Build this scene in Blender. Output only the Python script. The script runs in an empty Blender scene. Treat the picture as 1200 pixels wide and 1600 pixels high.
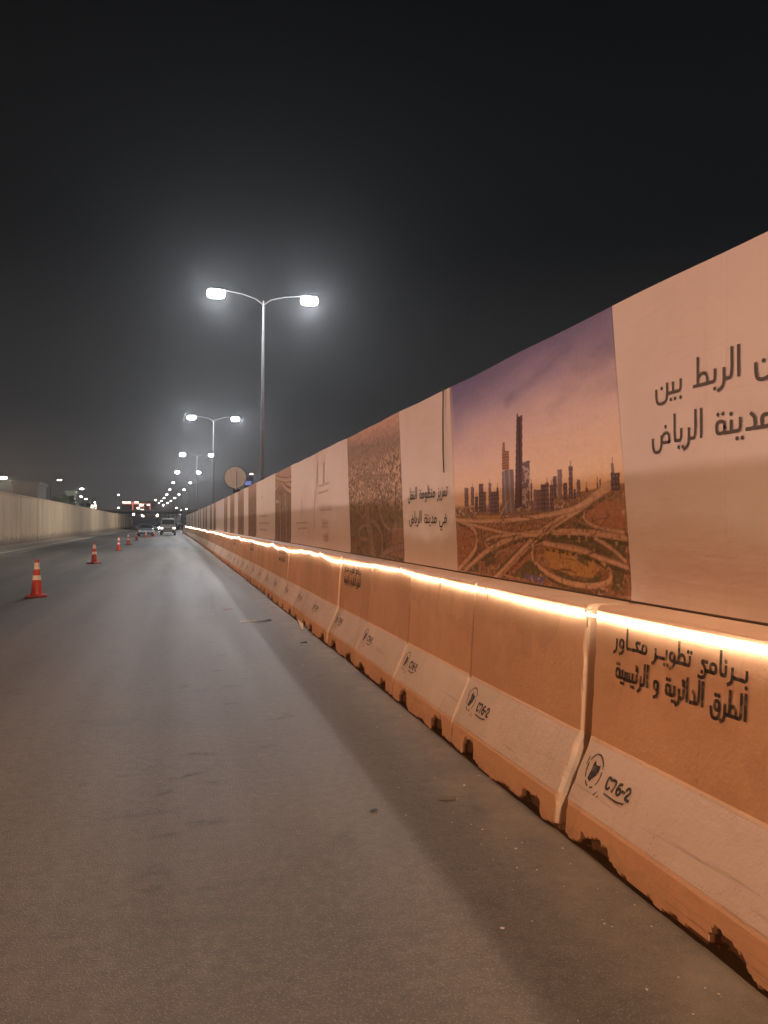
import bpy, bmesh, math, random
import numpy as np
from mathutils import Vector, Matrix

random.seed(7)
rng = np.random.default_rng(11)
R = math.radians
S = bpy.context.scene
COL = S.collection

# ------------------------------------------------------------------ camera
YAW = math.atan(325.0 / 1200.0)
cam_d = bpy.data.cameras.new('camera')
cam_d.sensor_fit = 'VERTICAL'
cam_d.sensor_height = 34.6
cam_d.lens = 34.6 * 1200.0 / 1600.0
cam_d.clip_start = 0.05
cam_d.clip_end = 5000.0
cam = bpy.data.objects.new('camera', cam_d)
COL.objects.link(cam)
cam.location = (0.0, 0.0, 1.5)
cam.rotation_euler = (R(90.0) + math.atan(18.0 * math.cos(YAW) / 1200.0), 0.0, -YAW)
S.camera = cam

# ------------------------------------------------------------------ night sky (city sky glow, strongest near the horizon)
W = bpy.data.worlds.new('World')
S.world = W
W.use_nodes = True
wn, wl = W.node_tree.nodes, W.node_tree.links
wn.clear()
w_out = wn.new('ShaderNodeOutputWorld')
w_bg = wn.new('ShaderNodeBackground')
w_tc = wn.new('ShaderNodeTexCoord')
w_sep = wn.new('ShaderNodeSeparateXYZ')
w_rmp = wn.new('ShaderNodeValToRGB')
wl.new(w_tc.outputs['Generated'], w_sep.inputs[0])
wl.new(w_sep.outputs['Z'], w_rmp.inputs['Fac'])
cr = w_rmp.color_ramp
cr.interpolation = 'EASE'
cr.elements[0].position = 0.0
cr.elements[0].color = (0.058, 0.049, 0.047, 1)
cr.elements[1].position = 0.75
cr.elements[1].color = (0.0022, 0.0025, 0.0029, 1)
for p, c in ((0.06, (0.042, 0.037, 0.037)), (0.16, (0.022, 0.0215, 0.0222)), (0.36, (0.0070, 0.0075, 0.0082))):
    e = cr.elements.new(p)
    e.color = (*c, 1)
wl.new(w_rmp.outputs['Color'], w_bg.inputs['Color'])
w_bg.inputs['Strength'].default_value = 1.0
wl.new(w_bg.outputs[0], w_out.inputs['Surface'])

# ------------------------------------------------------------------ exposure and render settings
S.view_settings.view_transform = 'Standard'
S.view_settings.look = 'None'
S.view_settings.exposure = 0.0
S.view_settings.gamma = 1.0
S.cycles.use_denoising = True
try:
    S.cycles.denoiser = 'OPENIMAGEDENOISE'
    S.cycles.denoising_input_passes = 'RGB_ALBEDO_NORMAL'
except Exception:
    pass
S.cycles.use_light_tree = True
S.cycles.max_bounces = 6
S.cycles.diffuse_bounces = 3
S.cycles.glossy_bounces = 3
S.cycles.volume_bounces = 0
S.cycles.sample_clamp_indirect = 4.0
S.cycles.caustics_reflective = False
S.cycles.caustics_refractive = False

LAMP_W = 3700.0      # each street lamp head
LAMP_C = (0.92, 0.95, 1.0)
LED_C = (1.0, 0.80, 0.61)
LED_STRENGTH = 42.0
REAR_LAMP_C = (1.0, 0.66, 0.44)   # lamp behind the camera, tinted warm to brown the near road
WARM_C = (1.0, 0.39, 0.17)

# ------------------------------------------------------------------ helpers
KURV = 6.0e-5                       # the road bends gently to the left


def bend(t):
    return -KURV * t * t


def P(t, x, z):
    return (x + bend(t), t, z)


def setp(o, label=None, cat=None, group=None, kind=None):
    if label:
        o['label'] = label
    if cat:
        o['category'] = cat
    if group:
        o['group'] = group
    if kind:
        o['kind'] = kind
    return o


def empty(name, loc=(0, 0, 0), rz=0.0, parent=None):
    o = bpy.data.objects.new(name, None)
    o.empty_display_size = 0.2
    COL.objects.link(o)
    o.location = loc
    o.rotation_euler = (0, 0, rz)
    if parent:
        o.parent = parent
    return o


def mesh(name, verts, faces, mat=None, smooth=False):
    m = bpy.data.meshes.new(name)
    m.from_pydata([tuple(map(float, v)) for v in verts], [], faces)
    if mat:
        for mm in (mat if isinstance(mat, (list, tuple)) else [mat]):
            m.materials.append(mm)
    if smooth:
        m.shade_smooth()
    m.update()
    return m


def link(name, me, parent=None, loc=None, rot=None):
    o = bpy.data.objects.new(name, me)
    COL.objects.link(o)
    if parent:
        o.parent = parent
    if loc is not None:
        o.location = loc
    if rot is not None:
        o.rotation_euler = rot
    return o


class MB:
    """collects shapes of one part"""

    def __init__(s):
        s.v, s.f = [], []

    def add(s, v, f):
        b = len(s.v)
        s.v += [tuple(p) for p in v]
        s.f += [tuple(i + b for i in q) for q in f]
        return s

    def box(s, c, d, bev=0.0, rz=0.0):
        bm = bmesh.new()
        bmesh.ops.create_cube(bm, size=1.0)
        bmesh.ops.scale(bm, vec=d, verts=bm.verts)
        if bev > 0:
            bmesh.ops.bevel(bm, geom=bm.edges[:], offset=bev, segments=4 if bev > .1 else 2, profile=0.5, affect='EDGES')
        M = Matrix.Translation(c) @ Matrix.Rotation(rz, 4, 'Z')
        bm.verts.ensure_lookup_table()
        bm.verts.index_update()
        vs = [M @ v.co for v in bm.verts]
        fs = [[v.index for v in f.verts] for f in bm.faces]
        bm.free()
        return s.add(vs, fs)

    def tube(s, pts, radii, n=10, cap=True):
        pts = [Vector(p) for p in pts]
        if not hasattr(radii, '__len__'):
            radii = [radii] * len(pts)
        rings = []
        prev = None
        for i, p in enumerate(pts):
            d = (pts[min(i + 1, len(pts) - 1)] - pts[max(i - 1, 0)]).normalized()
            if prev is None:
                a = Vector((1, 0, 0)) if abs(d.x) < 0.9 else Vector((0, 1, 0))
                u = d.cross(a).normalized()
            else:
                u = (prev - d * prev.dot(d)).normalized()
            prev = u
            w = d.cross(u)
            rings.append([p + (u * math.cos(k * 2 * math.pi / n) + w * math.sin(k * 2 * math.pi / n)) * radii[i] for k in range(n)])
        v = [q for r in rings for q in r]
        f = []
        for i in range(len(rings) - 1):
            for k in range(n):
                f.append((i * n + k, i * n + (k + 1) % n, (i + 1) * n + (k + 1) % n, (i + 1) * n + k))
        if cap:
            f.append(tuple(reversed(range(n))))
            f.append(tuple((len(rings) - 1) * n + k for k in range(n)))
        return s.add(v, f)

    def loft(s, secs, close=True):
        n = len(secs[0])
        v = [p for r in secs for p in r]
        f = []
        for i in range(len(secs) - 1):
            for k in range(n if close else n - 1):
                f.append((i * n + k, i * n + (k + 1) % n, (i + 1) * n + (k + 1) % n, (i + 1) * n + k))
        f.append(tuple(reversed(range(n))))
        f.append(tuple((len(secs) - 1) * n + k for k in range(n)))
        return s.add(v, f)

    def disc(s, c, r, nrm_axis='y', n=20, depth=0.02):
        c = Vector(c)
        ring0, ring1 = [], []
        for k in range(n):
            a = 2 * math.pi * k / n
            if nrm_axis == 'y':
                o = Vector((math.cos(a) * r, 0, math.sin(a) * r))
                d = Vector((0, depth, 0))
            elif nrm_axis == 'x':
                o = Vector((0, math.cos(a) * r, math.sin(a) * r))
                d = Vector((depth, 0, 0))
            else:
                o = Vector((math.cos(a) * r, math.sin(a) * r, 0))
                d = Vector((0, 0, depth))
            ring0.append(c + o)
            ring1.append(c + o + d)
        return s.loft([ring0, ring1])

    def build(s, name, mat, parent=None, loc=None, smooth=False, rot=None):
        me = mesh(name, s.v, s.f, mat, False)
        bm = bmesh.new()
        bm.from_mesh(me)
        bmesh.ops.recalc_face_normals(bm, faces=bm.faces)
        bm.to_mesh(me)
        bm.free()
        if smooth:
            me.shade_smooth()
            try:
                me.set_sharp_from_angle(angle=R(40))
            except Exception:
                pass
        return link(name, me, parent, loc, rot)


# ------------------------------------------------------------------ materials
def new_mat(name):
    m = bpy.data.materials.new(name)
    m.use_nodes = True
    nt = m.node_tree
    return m, nt.nodes, nt.links, nt.nodes['Principled BSDF']


def noise(n, l, coord, scale, detail=4, rough=0.55):
    t = n.new('ShaderNodeTexNoise')
    t.inputs['Scale'].default_value = scale
    t.inputs['Detail'].default_value = detail
    t.inputs['Roughness'].default_value = rough
    l.new(coord, t.inputs['Vector'])
    return t.outputs['Fac']


def mapr(n, l, val, a, b, c=0.0, d=1.0, smooth=False):
    t = n.new('ShaderNodeMapRange')
    if smooth:
        t.interpolation_type = 'SMOOTHSTEP'
    t.inputs['From Min'].default_value = a
    t.inputs['From Max'].default_value = b
    t.inputs['To Min'].default_value = c
    t.inputs['To Max'].default_value = d
    l.new(val, t.inputs['Value'])
    return t.outputs['Result']


def math_(n, l, op, a, b=None):
    t = n.new('ShaderNodeMath')
    t.operation = op
    for i, q in enumerate((a, b)):
        if q is None:
            continue
        if isinstance(q, (int, float)):
            t.inputs[i].default_value = q
        else:
            l.new(q, t.inputs[i])
    return t.outputs[0]


def mix(n, l, fac, a, b, mode='MIX'):
    t = n.new('ShaderNodeMix')
    t.data_type = 'RGBA'
    t.blend_type = mode
    for s_, q in ((t.inputs['Factor'], fac), (t.inputs['A'], a), (t.inputs['B'], b)):
        if isinstance(q, (int, float)):
            s_.default_value = q
        elif isinstance(q, tuple):
            s_.default_value = (*q[:3], 1)
        else:
            l.new(q, s_)
    return t.outputs['Result']


def bump(n, l, bsdf, h, strength, dist=0.01):
    b = n.new('ShaderNodeBump')
    b.inputs['Strength'].default_value = strength
    b.inputs['Distance'].default_value = dist
    l.new(h, b.inputs['Height'])
    l.new(b.outputs['Normal'], bsdf.inputs['Normal'])


def plain(name, col, rough=0.6, metal=0.0, var=0.18, scale=9.0, spec=0.5, bmp=0.0):
    m, n, l, b = new_mat(name)
    tc = n.new('ShaderNodeTexCoord')
    f = noise(n, l, tc.outputs['Object'], scale, 5, 0.6)
    k = mapr(n, l, f, 0.25, 0.75, 1.0 - var, 1.0 + var)
    mm = n.new('ShaderNodeMix')
    mm.data_type = 'RGBA'
    mm.blend_type = 'MULTIPLY'
    mm.inputs['Factor'].default_value = 1.0
    mm.inputs['A'].default_value = (*col, 1)
    cb = n.new('ShaderNodeCombineColor')
    for i in range(3):
        l.new(k, cb.inputs[i])
    l.new(cb.outputs[0], mm.inputs['B'])
    l.new(mm.outputs['Result'], b.inputs['Base Color'])
    b.inputs['Roughness'].default_value = rough
    b.inputs['Metallic'].default_value = metal
    b.inputs['Specular IOR Level'].default_value = spec
    if bmp:
        bump(n, l, b, f, bmp, 0.01)
    return m


def glow(name, col, strength):
    m, n, l, b = new_mat(name)
    b.inputs['Base Color'].default_value = (0.8, 0.8, 0.8, 1)
    b.inputs['Emission Color'].default_value = (*col, 1)
    b.inputs['Emission Strength'].default_value = strength
    b.inputs['Roughness'].default_value = 0.4
    return m


def asphalt():
    m, n, l, b = new_mat('asphalt')
    tc = n.new('ShaderNodeTexCoord')
    co = tc.outputs['Object']
    sep = n.new('ShaderNodeSeparateXYZ')
    l.new(co, sep.inputs[0])
    # stretch along the driving direction for the worn tracks
    mp = n.new('ShaderNodeMapping')
    mp.inputs['Scale'].default_value = (1.0, 0.045, 1.0)
    l.new(co, mp.inputs['Vector'])
    tracks = noise(n, l, mp.outputs['Vector'], 0.9, 3, 0.5)
    big = noise(n, l, co, 0.35, 4, 0.6)
    mid = noise(n, l, co, 3.2, 5, 0.65)
    fine = noise(n, l, co, 150.0, 3, 0.7)
    col = mix(n, l, mapr(n, l, tracks, 0.36, 0.64), (0.050, 0.039, 0.029), (0.108, 0.087, 0.065))
    col = mix(n, l, mapr(n, l, big, 0.35, 0.7, 0, 0.55), col, (0.110, 0.086, 0.062))
    col = mix(n, l, mapr(n, l, mid, 0.52, 0.78, 0, 0.45), col, (0.055, 0.044, 0.034))
    blot = noise(n, l, co, 16.0, 6, 0.75)
    col = mix(n, l, mapr(n, l, blot, 0.50, 0.66, 0, 0.55), col, (0.045, 0.036, 0.028))
    col = mix(n, l, mapr(n, l, blot, 0.48, 0.34, 0, 0.40), col, (0.140, 0.115, 0.088))
    oil = noise(n, l, co, 1.1, 3, 0.5)
    col = mix(n, l, mapr(n, l, oil, 0.62, 0.74, 0, 0.5, True), col, (0.040, 0.033, 0.027))
    # stones in the binder
    vor = n.new('ShaderNodeTexVoronoi')
    vor.inputs['Scale'].default_value = 95.0
    l.new(co, vor.inputs['Vector'])
    st = mapr(n, l, vor.outputs['Distance'], 0.10, 0.42, 1.0, 0.0)
    col = mix(n, l, math_(n, l, 'MULTIPLY', st, 0.60), col, (0.19, 0.155, 0.12))
    col = mix(n, l, mapr(n, l, fine, 0.45, 0.8, 0, 0.5), col, (0.040, 0.033, 0.026))
    # dust drifted against the wall on the far side and along the barrier foot
    x = sep.outputs['X']
    y = sep.outputs['Y']
    xs = math_(n, l, 'ADD', x, math_(n, l, 'MULTIPLY', math_(n, l, 'MULTIPLY', y, y), KURV))
    xw = math_(n, l, 'ADD', xs, mapr(n, l, noise(n, l, mp.outputs['Vector'], 2.2, 4), 0.2, 0.8, -1.3, 1.3))
    dl = mapr(n, l, xw, -6.9, -8.6, 0.0, 0.85, True)
    col = mix(n, l, dl, col, (0.27, 0.225, 0.17))
    xb = math_(n, l, 'ADD', xs, mapr(n, l, noise(n, l, co, 5.0, 5), 0.25, 0.75, -0.16, 0.16))
    dr = math_(n, l, 'MULTIPLY', mapr(n, l, xb, 1.35, 1.80, 0.0, 0.80, True), mapr(n, l, noise(n, l, co, 2.6, 5, 0.65), 0.38, 0.62, 0.25, 1.0))
    col = mix(n, l, dr, col, (0.20, 0.145, 0.095))
    # hairline cracks
    v2 = n.new('ShaderNodeTexVoronoi')
    v2.feature = 'DISTANCE_TO_EDGE'
    v2.inputs['Scale'].default_value = 0.55
    wv = n.new('ShaderNodeVectorMath')
    wv.operation = 'ADD'
    nz = n.new('ShaderNodeTexNoise')
    nz.inputs['Scale'].default_value = 2.0
    nz.inputs['Detail'].default_value = 6
    l.new(co, nz.inputs['Vector'])
    l.new(co, wv.inputs[0])
    l.new(nz.outputs['Color'], wv.inputs[1])
    l.new(wv.outputs[0], v2.inputs['Vector'])
    ck = mapr(n, l, v2.outputs['Distance'], 0.0, 0.010, 0.5, 0.0)
    ck = math_(n, l, 'MULTIPLY', ck, mapr(n, l, big, 0.5, 0.62))
    col = mix(n, l, ck, col, (0.03, 0.027, 0.024))
    l.new(col, b.inputs['Base Color'])
    rgh = mapr(n, l, tracks, 0.3, 0.75, 0.71, 0.56)
    l.new(rgh, b.inputs['Roughness'])
    b.inputs['Specular IOR Level'].default_value = 0.29
    h = math_(n, l, 'ADD', math_(n, l, 'MULTIPLY', st, 0.7), math_(n, l, 'MULTIPLY', blot, 0.9))
    bump(n, l, b, h, 0.50, 0.007)
    return m


def barrier_paint():
    m, n, l, b = new_mat('barrier_paint')
    tc = n.new('ShaderNodeTexCoord')
    co = tc.outputs['Object']
    oi = n.new('ShaderNodeObjectInfo')
    off = n.new('ShaderNodeVectorMath')
    off.operation = 'ADD'
    cmb = n.new('ShaderNodeCombineXYZ')
    l.new(math_(n, l, 'MULTIPLY', oi.outputs['Random'], 40.0), cmb.inputs['Y'])
    l.new(co, off.inputs[0])
    l.new(cmb.outputs[0], off.inputs[1])
    cw = off.outputs[0]
    sep = n.new('ShaderNodeSeparateXYZ')
    l.new(co, sep.inputs[0])
    z = sep.outputs['Z']
    w1 = noise(n, l, cw, 7.0, 5, 0.6)
    zj = math_(n, l, 'ADD', z, mapr(n, l, w1, 0.2, 0.8, -0.007, 0.007))
    white = math_(n, l, 'MULTIPLY', mapr(n, l, zj, 0.176, 0.181), mapr(n, l, zj, 0.457, 0.469, 1.0, 0.0))
    big = noise(n, l, cw, 1.7, 4, 0.6)
    mid = noise(n, l, cw, 9.0, 6, 0.65)
    fine = noise(n, l, cw, 60.0, 4, 0.7)
    org = mix(n, l, mapr(n, l, big, 0.3, 0.7), (0.70, 0.465, 0.300), (0.62, 0.395, 0.245))
    org = mix(n, l, mapr(n, l, mid, 0.5, 0.8, 0, 0.4), org, (0.68, 0.44, 0.26))
    wht = mix(n, l, mapr(n, l, big, 0.32, 0.72), (0.55, 0.440, 0.350), (0.475, 0.370, 0.290))
    wht = mix(n, l, mapr(n, l, mid, 0.55, 0.82, 0, 0.35), wht, (0.45, 0.36, 0.27))
    col = mix(n, l, white, org, wht)
    # roller laps: paler overpainted areas with hard edges
    v = n.new('ShaderNodeTexVoronoi')
    v.inputs['Scale'].default_value = 1.6
    wv = n.new('ShaderNodeVectorMath')
    wv.operation = 'ADD'
    nz = n.new('ShaderNodeTexNoise')
    nz.inputs['Scale'].default_value = 3.0
    l.new(cw, nz.inputs['Vector'])
    l.new(cw, wv.inputs[0])
    l.new(nz.outputs['Color'], wv.inputs[1])
    l.new(wv.outputs[0], v.inputs['Vector'])
    sc = n.new('ShaderNodeSeparateColor')
    l.new(v.outputs['Color'], sc.inputs[0])
    lap = mapr(n, l, sc.outputs[0], 0.0, 1.0, 0.93, 1.05)
    cl = n.new('ShaderNodeCombineColor')
    for i in range(3):
        l.new(lap, cl.inputs[i])
    col = mix(n, l, 1.0, col, cl.outputs[0], 'MULTIPLY')
    tone = mapr(n, l, oi.outputs['Random'], 0.0, 1.0, 0.90, 1.08)
    ct = n.new('ShaderNodeCombineColor')
    for i in range(3):
        l.new(tone, ct.inputs[i])
    col = mix(n, l, 1.0, col, ct.outputs[0], 'MULTIPLY')
    # tyre rubs along the band and grime rising from the road
    rb = n.new('ShaderNodeMapping')
    rb.inputs['Scale'].default_value = (1.0, 0.8, 22.0)
    l.new(cw, rb.inputs['Vector'])
    rub = mapr(n, l, noise(n, l, rb.outputs['Vector'], 1.3, 5, 0.65), 0.60, 0.70, 0, 0.5)
    rub = math_(n, l, 'MULTIPLY', rub, mapr(n, l, z, 0.50, 0.30, 0.0, 1.0))
    col = mix(n, l, rub, col, (0.16, 0.115, 0.08))
    pore = n.new('ShaderNodeTexVoronoi')
    pore.inputs['Scale'].default_value = 34.0
    l.new(cw, pore.inputs['Vector'])
    pr = math_(n, l, 'MULTIPLY', mapr(n, l, pore.outputs['Distance'], 0.10, 0.16, 1.0, 0.0), mapr(n, l, big, 0.45, 0.6))
    col = mix(n, l, math_(n, l, 'MULTIPLY', pr, 0.6), col, (0.16, 0.10, 0.06))
    # dirt, streaks, bare concrete in the broken pockets
    st = n.new('ShaderNodeMapping')
    st.inputs['Scale'].default_value = (1.0, 26.0, 1.6)
    l.new(cw, st.inputs['Vector'])
    streak = noise(n, l, st.outputs['Vector'], 1.0, 4, 0.6)
    col = mix(n, l, mapr(n, l, streak, 0.58, 0.80, 0, 0.22), col, (0.22, 0.135, 0.075))
    foot = math_(n, l, 'MULTIPLY', mapr(n, l, z, 0.11, 0.0, 0.0, 0.6), mapr(n, l, mid, 0.35, 0.7))
    col = mix(n, l, foot, col, (0.20, 0.135, 0.085))
    col = mix(n, l, mapr(n, l, fine, 0.66, 0.74, 0, 0.35), col, (0.24, 0.15, 0.09))
    at = n.new('ShaderNodeAttribute')
    at.attribute_name = 'bare'
    sb = n.new('ShaderNodeSeparateColor')
    l.new(at.outputs['Color'], sb.inputs[0])
    bare = mix(n, l, mapr(n, l, mid, 0.3, 0.7), (0.17, 0.100, 0.060), (0.10, 0.06, 0.038))
    col = mix(n, l, mapr(n, l, sb.outputs[0], 0.35, 0.6), col, bare)
    lump = mapr(n, l, sb.outputs[1], 0.3, 0.8)
    col = mix(n, l, math_(n, l, 'MULTIPLY', lump, mapr(n, l, mid, 0.35, 0.6)), col, (0.66, 0.49, 0.35))
    l.new(col, b.inputs['Base Color'])
    b.inputs['Roughness'].default_value = 0.62
    b.inputs['Specular IOR Level'].default_value = 0.35
    h = math_(n, l, 'ADD', math_(n, l, 'MULTIPLY', mid, 0.8), math_(n, l, 'MULTIPLY', fine, 0.3))
    bump(n, l, b, h, 0.35, 0.012)
    return m


def banner_vinyl(name, col=None):
    """white vinyl, or the printed colours stored on the sheet"""
    m, n, l, b = new_mat(name)
    tc = n.new('ShaderNodeTexCoord')
    co = tc.outputs['Object']
    if col is None:
        at = n.new('ShaderNodeAttribute')
        at.attribute_name = 'print'
        base = at.outputs['Color']
    else:
        base = mix(n, l, mapr(n, l, noise(n, l, co, 0.8, 3), 0.3, 0.7), col, tuple(c * 0.94 for c in col))
    dust = noise(n, l, co, 2.4, 6, 0.65)
    base = mix(n, l, mapr(n, l, dust, 0.45, 0.85, 0.02, 0.22 if col is not None else 0.08), base, (0.42, 0.33, 0.25))
    st = n.new('ShaderNodeMapping')
    st.inputs['Scale'].default_value = (1.0, 9.0, 0.5)
    l.new(co, st.inputs['Vector'])
    run = noise(n, l, st.outputs['Vector'], 1.4, 5, 0.65)
    base = mix(n, l, mapr(n, l, run, 0.60, 0.85, 0, 0.20), base, (0.36, 0.27, 0.20))
    l.new(base, b.inputs['Base Color'])
    b.inputs['Roughness'].default_value = 0.42 if col is not None else 0.6
    b.inputs['Specular IOR Level'].default_value = 0.4 if col is not None else 0.12
    wr = n.new('ShaderNodeMapping')
    wr.inputs['Scale'].default_value = (1.0, 1.6, 4.0)
    l.new(co, wr.inputs['Vector'])
    crs = noise(n, l, wr.outputs['Vector'], 1.6, 4, 0.5)
    sy = n.new('ShaderNodeSeparateXYZ')
    l.new(co, sy.inputs[0])
    pp = math_(n, l, 'ABSOLUTE', math_(n, l, 'SUBTRACT', math_(n, l, 'FRACT', math_(n, l, 'DIVIDE', math_(n, l, 'ADD', sy.outputs['Y'], 100.37), 1.22)), 0.5))
    jt = mapr(n, l, pp, 0.0, 0.010, 1.0, 0.0, True)
    dg = n.new('ShaderNodeMapping')
    dg.inputs['Rotation'].default_value = (0.6, 0, 0)
    dg.inputs['Scale'].default_value = (1.0, 0.7, 7.0)
    l.new(co, dg.inputs['Vector'])
    cre = mapr(n, l, noise(n, l, dg.outputs['Vector'], 1.1, 3, 0.5), 0.48, 0.56, 0.0, 1.0, True)
    hh = math_(n, l, 'ADD', math_(n, l, 'ADD', crs, math_(n, l, 'MULTIPLY', jt, -0.10)), math_(n, l, 'MULTIPLY', cre, 0.05))
    bump(n, l, b, hh, 0.22, 0.03)
    return m


def wall_concrete():
    m, n, l, b = new_mat('wall_concrete')
    tc = n.new('ShaderNodeTexCoord')
    co = tc.outputs['Object']
    gm = n.new('ShaderNodeNewGeometry')
    pos = gm.outputs['Position']
    sep = n.new('ShaderNodeSeparateXYZ')
    l.new(pos, sep.inputs[0])
    big = noise(n, l, pos, 0.25, 5, 0.6)
    st = n.new('ShaderNodeMapping')
    st.inputs['Scale'].default_value = (1.0, 1.6, 0.18)
    l.new(pos, st.inputs['Vector'])
    streak = noise(n, l, st.outputs['Vector'], 1.0, 6, 0.65)
    mid = noise(n, l, pos, 3.0, 6, 0.65)
    col = mix(n, l, mapr(n, l, big, 0.3, 0.7), (0.62, 0.445, 0.275), (0.51, 0.36, 0.215))
    col = mix(n, l, mapr(n, l, streak, 0.46, 0.72, 0, 0.42), col, (0.235, 0.175, 0.115))
    foot = math_(n, l, 'ADD', sep.outputs['Z'], mapr(n, l, mid, 0.25, 0.75, -0.35, 0.35))
    col = mix(n, l, mapr(n, l, foot, 0.75, 0.15, 0, 0.75, True), col, (0.14, 0.105, 0.072))
    l.new(col, b.inputs['Base Color'])
    b.inputs['Roughness'].default_value = 0.85
    b.inputs['Specular IOR Level'].default_value = 0.2
    bump(n, l, b, mid, 0.3, 0.02)
    return m


M = {}
M['asphalt'] = asphalt()
M['barrier'] = barrier_paint()
M['vinyl'] = banner_vinyl('white_vinyl', (0.69, 0.610, 0.575))
M['print'] = banner_vinyl('printed_vinyl')
M['wall'] = wall_concrete()
M['ground'] = plain('sandy_ground', (0.17, 0.135, 0.095), 0.95, var=0.35, scale=0.6, spec=0.1)
M['galv'] = plain('galvanised_steel', (0.105, 0.10, 0.094), 0.75, 0.0, 0.15, 5.0, 0.2)
M['sheet_metal'] = plain('hoarding_sheet', (0.45, 0.42, 0.39), 0.5, 0.3, 0.12, 3.0)
M['sign_back'] = plain('sign_back_aluminium', (0.44, 0.43, 0.42), 0.45, 0.2, 0.14, 6.0)
M['black'] = plain('black_rubber', (0.018, 0.017, 0.017), 0.7, 0, 0.25, 20)
M['spray'] = plain('black_spray_paint', (0.030, 0.022, 0.018), 0.75, 0, 0.5, 30)
_m = M['spray']
_n, _l, _b = _m.node_tree.nodes, _m.node_tree.links, _m.node_tree.nodes['Principled BSDF']
_tc = _n.new('ShaderNodeTexCoord')
_f = noise(_n, _l, _tc.outputs['Object'], 26.0, 5, 0.7)
_l.new(mapr(_n, _l, _f, 0.30, 0.52, 0.35, 0.93), _b.inputs['Alpha'])
M['ink'] = plain('printed_ink', (0.060, 0.052, 0.042), 0.5, 0, 0.15, 12)
M['faint_ink'] = plain('faded_ink', (0.50, 0.435, 0.37), 0.55, 0, 0.2, 12)
M['cone'] = plain('cone_orange', (0.45, 0.034, 0.019), 0.5, 0, 0.38, 9)
M['cone_base'] = plain('cone_base_rubber', (0.30, 0.035, 0.022), 0.7, 0, 0.3, 14)
M['cone_white'] = plain('reflective_sleeve', (0.70, 0.60, 0.52), 0.4, 0, 0.30, 16)
M['paper'] = plain('paper', (0.74, 0.58, 0.50), 0.8, 0, 0.1, 12)
M['chip'] = plain('paint_chip', (0.46, 0.37, 0.30), 0.8, 0, 0.3, 30)
M['van_white'] = plain('van_paint', (0.30, 0.27, 0.26), 0.3, 0, 0.06, 2)
M['car_silver'] = plain('car_paint', (0.20, 0.225, 0.26), 0.28, 0.3, 0.06, 2)
M['trim'] = plain('dark_trim', (0.03, 0.026, 0.025), 0.55, 0, 0.15, 5)
M['glass'] = plain('car_glass', (0.035, 0.032, 0.032), 0.08, 0, 0.1, 2, 0.7)
M['plate'] = plain('number_plate', (0.78, 0.75, 0.70), 0.5, 0, 0.1, 12)
M['tyre'] = plain('tyre_rubber', (0.02, 0.02, 0.02), 0.8, 0, 0.2, 12)
M['paintline'] = plain('road_paint', (0.52, 0.48, 0.42), 0.7, 0, 0.4, 6)
M['bldg'] = plain('building_plaster', (0.34, 0.28, 0.24), 0.9, 0, 0.18, 0.3)
M['bldg_dark'] = plain('dark_building', (0.16, 0.135, 0.125), 0.9, 0, 0.18, 0.2)
M['bldg_green'] = plain('pale_green_plaster', (0.34, 0.36, 0.27), 0.9, 0, 0.15, 0.4)
M['leaf'] = plain('tree_leaf', (0.075, 0.085, 0.04), 0.8, 0, 0.4, 1.2)
M['bark'] = plain('tree_bark', (0.12, 0.09, 0.06), 0.9, 0, 0.3, 6)
M['clip'] = plain('plastic_clip', (0.42, 0.30, 0.22), 0.5, 0, 0.15, 10)
M['lens'] = glow('lamp_lens', (0.95, 0.975, 1.0), 160.0)
M['lens_far'] = glow('far_lamp_lens', (1.0, 0.95, 0.90), 40.0)
M['lens_warm'] = glow('warm_lamp_lens', (1.0, 0.80, 0.56), 60.0)
M['led'] = glow('led_rope', LED_C, LED_STRENGTH)
M['headlight'] = glow('headlight_glass', (1.0, 0.84, 0.70), 9.0)
M['headlight_white'] = glow('white_headlight_glass', (0.90, 0.96, 1.0), 260.0)
M['red_neon'] = glow('red_facade_light', (1.0, 0.14, 0.08), 1.1)
M['white_neon'] = glow('white_facade_light', (1.0, 0.80, 0.66), 5.0)
M['blue_neon'] = glow('blue_facade_light', (0.25, 0.38, 1.0), 0.55)

# ------------------------------------------------------------------ ground and road
g = link('ground', mesh('ground', [(-1500, -300, -0.02), (1500, -300, -0.02), (1500, 2500, -0.02), (-1500, 2500, -0.02)], [(0, 1, 2, 3)], M['ground']))
setp(g, kind='structure')


def strip(x0, x1, z, t0, t1, dt):
    n = int((t1 - t0) / dt) + 1
    v, f = [], []
    for i in range(n):
        t = t0 + dt * i
        v += [P(t, x0, z), P(t, x1, z)]
        if i:
            f.append((2 * i - 2, 2 * i - 1, 2 * i + 1, 2 * i))
    return v, f


v, f = strip(-10.62, 12.0, 0.0, -40.0, 560.0, 8.0)
setp(link('road', mesh('road', v, f, M['asphalt'])), kind='structure')
v, f = strip(-8.42, -8.27, 0.004, 40.0, 130.0, 5.0)
setp(link('lane_line', mesh('lane_line', v, f, M['paintline'])), 'worn white edge line along the left retaining wall', 'road marking', kind='structure')
# upper ground behind the retaining wall
v, f = strip(-600.0, -10.95, 2.85, -60.0, 620.0, 20.0)
setp(link('upper_ground', mesh('upper_ground', v, f, M['ground'])), kind='structure')

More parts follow.
